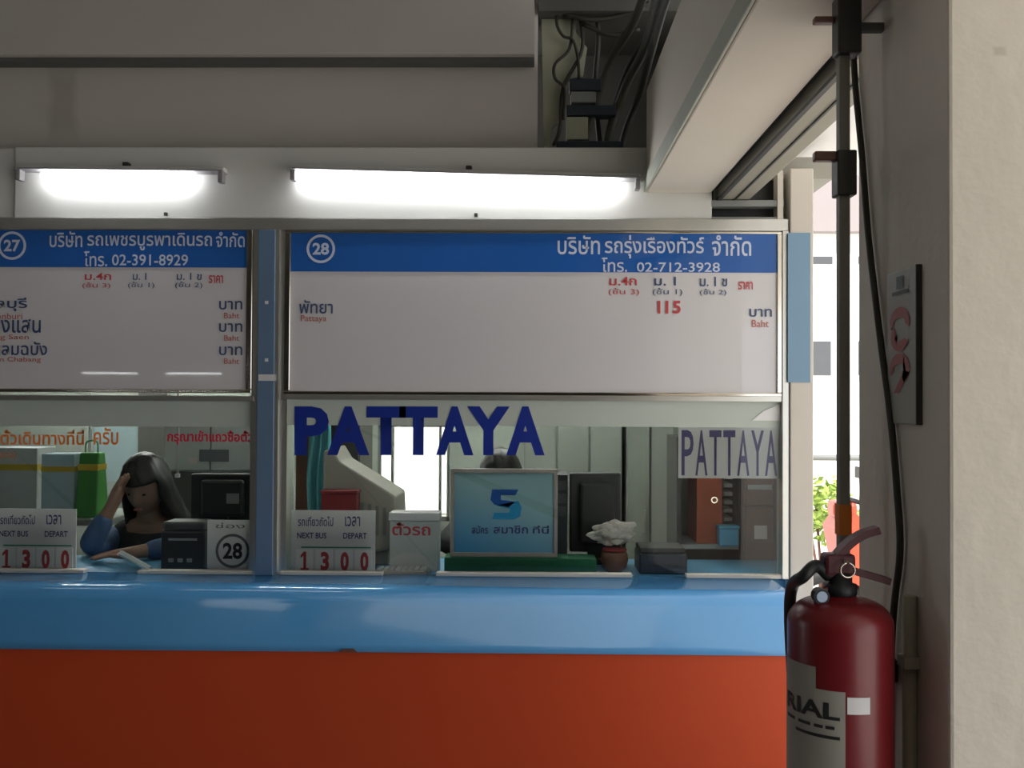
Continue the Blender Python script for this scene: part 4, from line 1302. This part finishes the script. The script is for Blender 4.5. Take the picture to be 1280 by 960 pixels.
# plaque on the pillar face
y_a = on_face(1109, 430, 0.008).y; y_b = on_face(1146, 430, 0.008).y
zc_top = on_face(1127, 337, 0.008).z; zc_bot = on_face(1127, 530, 0.008).z
t = thing('wall_plaque', 'worn grey plaque with faded red marks on the pillar face', 'sign', (XF - 0.006, (y_a + y_b) / 2, zc_bot))
box('plate', XF - 0.008, XF, y_b, y_a, zc_bot, zc_top, 'plaque_face', t, 0.002)
Wp = y_a - y_b; Hp = zc_top - zc_bot
def plaque_poly(nm, pts_, m_):
    bm_ = bmesh.new()
    f_ = bm_.faces.new([bm_.verts.new((XF - 0.0092, y_a - u * Wp, zc_bot + v * Hp)) for u, v in pts_])
    bmesh.ops.triangulate(bm_, faces=[f_])
    bmesh.ops.recalc_face_normals(bm_, faces=bm_.faces)
    return link(nm, bm_, m_, t)
def arc(cx_, cy_, rx_, ry_, a0, a1, th_, n=16):
    o_ = [(cx_ + rx_ * math.cos(a0 + (a1 - a0) * k / n), cy_ + ry_ * math.sin(a0 + (a1 - a0) * k / n)) for k in range(n + 1)]
    i_ = [(cx_ + (rx_ - th_) * math.cos(a1 + (a0 - a1) * k / n), cy_ + (ry_ - th_ * 0.55) * math.sin(a1 + (a0 - a1) * k / n)) for k in range(n + 1)]
    return o_ + i_
plaque_poly('mark', arc(0.45, 0.66, 0.34, 0.10, -0.4, 3.6, 0.13), 'plaque_red')
plaque_poly('mark', arc(0.45, 0.56, 0.30, 0.09, 2.2, 6.0, 0.13), 'plaque_red')
plaque_poly('mark', arc(0.45, 0.36, 0.34, 0.10, -1.2, 3.6, 0.13), 'plaque_red')
plaque_poly('mark', [(0.25, 0.20), (0.42, 0.20), (0.78, 0.33), (0.62, 0.35)], 'plaque_red')
plaque_poly('mark', [(0.20, 0.84), (0.75, 0.84), (0.75, 0.865), (0.20, 0.865)], 'ink_grey')
plaque_poly('mark', [(0.35, 0.88), (0.58, 0.88), (0.58, 0.96), (0.35, 0.96)], 'ink_grey')
box('edge_strip', XF - 0.010, XF, y_b - 0.003, y_b, zc_bot, zc_top, 'dark_metal', t)

# ================================================================== fire extinguisher
EY = 1.70
ec = at(1050, 830, EY)
EX = ec.x
er = 0.0865
zs = at(1050, 752, EY).z          # shoulder
ZB = zs - 0.46
t = thing('fire_extinguisher', 'red fire extinguisher with a grey label hung on the pillar', 'extinguisher', (EX, EY, ZB))
prof = [(0.060, ZB), (0.078, ZB + 0.006), (er, ZB + 0.024)]
prof += [(er, zs - 0.035)]
for k in range(1, 9):
    a = math.pi / 2 * k / 8
    prof.append((0.03 + (er - 0.03) * math.cos(a), zs - 0.035 + 0.042 * math.sin(a)))
prof.append((0.026, zs + 0.012))
lathe('cylinder', EX, EY, prof, 'extinguisher_red', t, 56)
lathe('neck', EX, EY, [(0.026, zs + 0.012), (0.028, zs + 0.014), (0.028, zs + 0.030), (0.020, zs + 0.032), (0.020, zs + 0.05)], 'rubber', t, 24)
vb_ = box('valve_body', EX - 0.030, EX + 0.022, EY - 0.018, EY + 0.018, zs + 0.046, zs + 0.082, 'valve_red', t, 0.006)
def epx(px, py): 
    c = at(px, py, EY); return Vector((c.x, EY, c.z))
def lever(nm, pts_, wid, th_):
    bm_ = bmesh.new()
    P_ = smooth_path([epx(*p) for p in pts_], 5)
    prev = None
    for i, p in enumerate(P_):
        tg = (P_[min(i + 1, len(P_) - 1)] - P_[max(i - 1, 0)]).normalized()
        nrm = Vector((-tg.z, 0, tg.x))
        q = [bm_.verts.new(p + Vector((0, sy * wid / 2, 0)) + nrm * (sn * th_ / 2)) for sy, sn in ((-1, -1), (1, -1), (1, 1), (-1, 1))]
        if prev:
            for k in range(4): bm_.faces.new((prev[k], prev[(k + 1) % 4], q[(k + 1) % 4], q[k]))
        else: bm_.faces.new(q[::-1])
        prev = q
    bm_.faces.new(prev)
    bmesh.ops.recalc_face_normals(bm_, faces=bm_.faces)
    return link(nm, bm_, 'valve_red', t)
lever('squeeze_lever', [(1030, 716), (1040, 702), (1060, 680), (1078, 668), (1097, 662)], 0.028, 0.012)
lever('carry_handle', [(1034, 716), (1052, 710), (1075, 716), (1110, 726)], 0.028, 0.011)
tube('hose', [epx(1036, 720), epx(1018, 706) + Vector((0, -0.01, 0)), epx(1000, 718) + Vector((0, -0.02, 0)), epx(999, 740) + Vector((0, 0.045, 0)), epx(1004, 790) + Vector((0, 0.085, 0)), epx(1012, 900) + Vector((0, 0.098, 0)), epx(1020, 1040) + Vector((0, 0.10, 0))], 0.0105, 'rubber', t, 12, curve=8)
g = epx(1020, 741)
bm = bmesh.new()
add_tube(bm, [Vector((g.x, EY - 0.034, g.z)), Vector((g.x, EY - 0.014, g.z))], 0.013, 20)
gb = link('gauge_case', bm, 'rubber', t)
bm = bmesh.new()
add_tube(bm, [Vector((g.x, EY - 0.036, g.z)), Vector((g.x, EY - 0.0341, g.z))], 0.009, 20)
link('gauge_face', bm, 'gauge_glass', gb)
tube('gauge_stem', [Vector((g.x, EY - 0.016, g.z)), Vector((EX - 0.01, EY, g.z + 0.018))], 0.006, 'valve_red', t)
tube('safety_pin', [epx(1052, 700) + Vector((0, -0.03, 0)), epx(1052, 700) + Vector((0, 0.03, 0))], 0.003, 'chrome_trim', t)
tube('pin_ring', [epx(1052, 700) + Vector((0.012 * math.sin(a), -0.032, -0.012 + 0.012 * math.cos(a))) for a in [2 * math.pi * k / 16 for k in range(17)]], 0.0018, 'chrome_trim', t)
# label wrapped round the cylinder; angle measured from the camera-facing side, to the left negative
def wrap(a, z, off): 
    th_ = -math.pi / 2 + a
    return Vector((EX + (er + off) * math.cos(th_), EY + (er + off) * math.sin(th_), z))
def wrapped_patch(nm, a0, a1, z0, z1, off, m_, n=18, parent=None, **kw):
    bm_ = bmesh.new()
    lo = [bm_.verts.new(wrap(a0 + (a1 - a0) * k / n, z0, off)) for k in range(n + 1)]
    hi = [bm_.verts.new(wrap(a0 + (a1 - a0) * k / n, z1, off)) for k in range(n + 1)]
    for k in range(n): bm_.faces.new((lo[k], lo[k + 1], hi[k + 1], hi[k]))
    return link(nm, bm_, m_, parent or t, smooth=True, **kw)
cam_a = math.atan2(EX, EY)          # the camera-facing direction seen from the cylinder
def ang(px): return -cam_a + math.asin(max(-0.999, min(0.999, (px - 1050) / 63.0)))
def ez(py): return at(1040, py, EY - 0.07).z
z_lab = ez(862)
lb = wrapped_patch('paper_label', ang(988) - 0.5, ang(1056), ez(1010), z_lab, 0.0008, 'label_grey', label='worn grey paper label')
wrapped_patch('label_tab', ang(988) - 0.5, ang(1023), z_lab, ez(835), 0.0008, 'label_grey')
wrapped_patch('inspection_tag', ang(1058), ang(1083), ez(889), ez(868), 0.0012, 'paper', 6)
def wrap_text(body, px0, px1, py0, py1, bold):
    me_ = text_raw(body, bold, 4)
    a0 = min(v.co.x for v in me_.vertices); a1 = max(v.co.x for v in me_.vertices)
    b0 = min(v.co.y for v in me_.vertices); b1 = max(v.co.y for v in me_.vertices)
    A0, A1, Zl, Zh = ang(px0), ang(px1), ez(py1), ez(py0)
    bm_ = bmesh.new(); bm_.from_mesh(me_); bpy.data.meshes.remove(me_)
    bmesh.ops.subdivide_edges(bm_, edges=[e for e in bm_.edges if e.calc_length() > 0.15], cuts=2)
    bmesh.ops.triangulate(bm_, faces=bm_.faces)
    for v in bm_.verts:
        v.co = wrap(A0 + (v.co.x - a0) / (a1 - a0) * (A1 - A0), Zl + (v.co.y - b0) / (b1 - b0) * (Zh - Zl), 0.0018)
    return link('lettering', bm_, 'ink_black', lb)
wrap_text('RIAL', 990, 1050, 877, 898, 0.03)
for pa, pb in ((990, 999), (1003, 1017), (1021, 1031), (1034, 1044)):
    wrapped_patch('printed_line', ang(pa), ang(pb), ez(910), ez(906), 0.0016, 'ink_black', n=4, parent=lb)
wrapped_patch('printed_line', ang(1000), ang(1050), ez(922), ez(918), 0.0016, 'ink_black', parent=lb)
# wall bracket
box('wall_bracket', EX + 0.03, XF, EY + 0.085, EY + 0.110, zs - 0.16, zs - 0.12, 'dark_metal', t, 0.003)

# ================================================================== outside, seen through the gap
t = thing('building', 'white building with grey windows beyond the opening', 'building', (3.0, 14.0, 0))
zp = at(1030, 292, 14).z
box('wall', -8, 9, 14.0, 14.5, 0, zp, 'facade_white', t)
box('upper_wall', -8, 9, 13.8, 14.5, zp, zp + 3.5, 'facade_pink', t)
sx14 = 14 / F_PX
for (xa, xb, ya, yb) in ((1012, 1043, 318, 333), (1012, 1041, 424, 472), (1070, 1130, 318, 333), (1070, 1130, 424, 472), (900, 960, 424, 472)):
    X0, X1, Z0, Z1 = rect(xa, ya, xb, yb, 13.97)
    wd = box('window', X0, X1, 13.96, 14.0, Z0, Z1, 'facade_white', t)
    box('pane', X0 + 0.03, X1 - 0.03, 13.95, 13.962, Z0 + 0.03, Z1 - 0.03, 'window_dark', wd)
# railing
t = thing('railing', 'grey railing in front of the white building', 'fence', (3.2, 9.5, 0))
for zz in (at(1030, 572, 9.5).z, 0.55):
    tube('rail', [(1.5, 9.5, zz), (6.5, 9.5, zz)], 0.03, 'grey_plastic', t)
for k in range(6):
    tube('post', [(1.6 + k * 0.95, 9.5, -0.02), (1.6 + k * 0.95, 9.5, at(1030, 572, 9.5).z)], 0.03, 'grey_plastic', t)
# shrub
c = at(1030, 625, 8.6)
t = thing('shrub', 'yellow-green shrub in front of the grey railing', 'shrub', (c.x, 8.6, -0.02))
for k in range(4):
    a = k * 1.7
    tube('stem', [(c.x + 0.03 * math.cos(a), 8.6 + 0.03 * math.sin(a), -0.02), (c.x + 0.18 * math.cos(a), 8.6 + 0.18 * math.sin(a), c.z)], 0.012, 'wood_brown', t)
bm = bmesh.new()
for _ in range(420):
    d = Vector((random.gauss(0, 1), random.gauss(0, 1), random.gauss(0, 1))).normalized() * random.uniform(0.12, 0.30)
    o_ = Vector((c.x, 8.6, c.z - 0.08)) + Vector((d.x * 1.0, d.y, d.z * 1.0))
    q = Euler((random.uniform(0, 6), random.uniform(0, 6), random.uniform(0, 6))).to_matrix()
    vs = [bm.verts.new(o_ + q @ Vector(p)) for p in ((0, -0.05, 0), (0.022, 0, 0.008), (0, 0.05, 0), (-0.022, 0, 0.008))]
    bm.faces.new(vs)
link('foliage', bm, 'leaf', t, kind='stuff')
# motor scooter parked outside
c = at(1034, 668, 6.4)
sxm, sy = c.x + 0.05, 6.4
t = thing('scooter', 'red motor scooter parked beyond the opening behind the extinguisher', 'scooter', (sxm, sy, -0.02))
for dx_ in (-0.05, 1.15):
    wpts = [(sxm + dx_ + 0.23 * math.cos(a), sy, 0.26 + 0.23 * math.sin(a)) for a in [2 * math.pi * k / 28 for k in range(29)]]
    wh = tube('wheel', wpts, 0.045, 'rubber', t, 10)
    tube('hub', [(sxm + dx_, sy - 0.05, 0.26), (sxm + dx_, sy + 0.05, 0.26)], 0.06, 'grey_plastic', wh, 14)
poly('leg_shield', [(sxm + 0.02, 0.50), (sxm + 0.16, 0.42), (sxm + 0.24, 0.60), (sxm + 0.16, 0.86), (sxm + 0.04, 0.92), (sxm - 0.04, 0.80)], sy - 0.14, 0.28, 'bike_red', t)
poly('body_panel', [(sxm + 0.16, 0.30), (sxm + 1.2, 0.34), (sxm + 1.35, 0.66), (sxm + 0.62, 0.64), (sxm + 0.48, 0.42), (sxm + 0.2, 0.44)], sy - 0.12, 0.24, 'bike_red', t)
box('saddle', sxm + 0.58, sxm + 1.25, sy - 0.12, sy + 0.12, 0.66, 0.74, 'black_plastic', t, 0.03)
tube('fork', [(sxm - 0.05, sy, 0.26), (sxm + 0.07, sy, 0.85)], 0.03, 'grey_plastic', t)
tube('handlebar', [(sxm + 0.14, sy - 0.32, 0.96), (sxm + 0.08, sy - 0.15, 0.98), (sxm + 0.08, sy + 0.15, 0.98), (sxm + 0.14, sy + 0.32, 0.96)], 0.016, 'rubber', t, curve=4)
box('headlamp', sxm - 0.03, sxm + 0.12, sy - 0.09, sy + 0.09, 0.86, 0.97, 'bike_red', t, 0.03)
tube('mirror_stem', [(sxm + 0.10, sy - 0.20, 0.98), (sxm + 0.08, sy - 0.24, 1.14)], 0.008, 'rubber', t)
box('mirror', sxm + 0.06, sxm + 0.08, sy - 0.30, sy - 0.19, 1.13, 1.20, 'rubber', t, 0.006)

bpy.data.objects.remove(_to)
bpy.data.curves.remove(_tc)
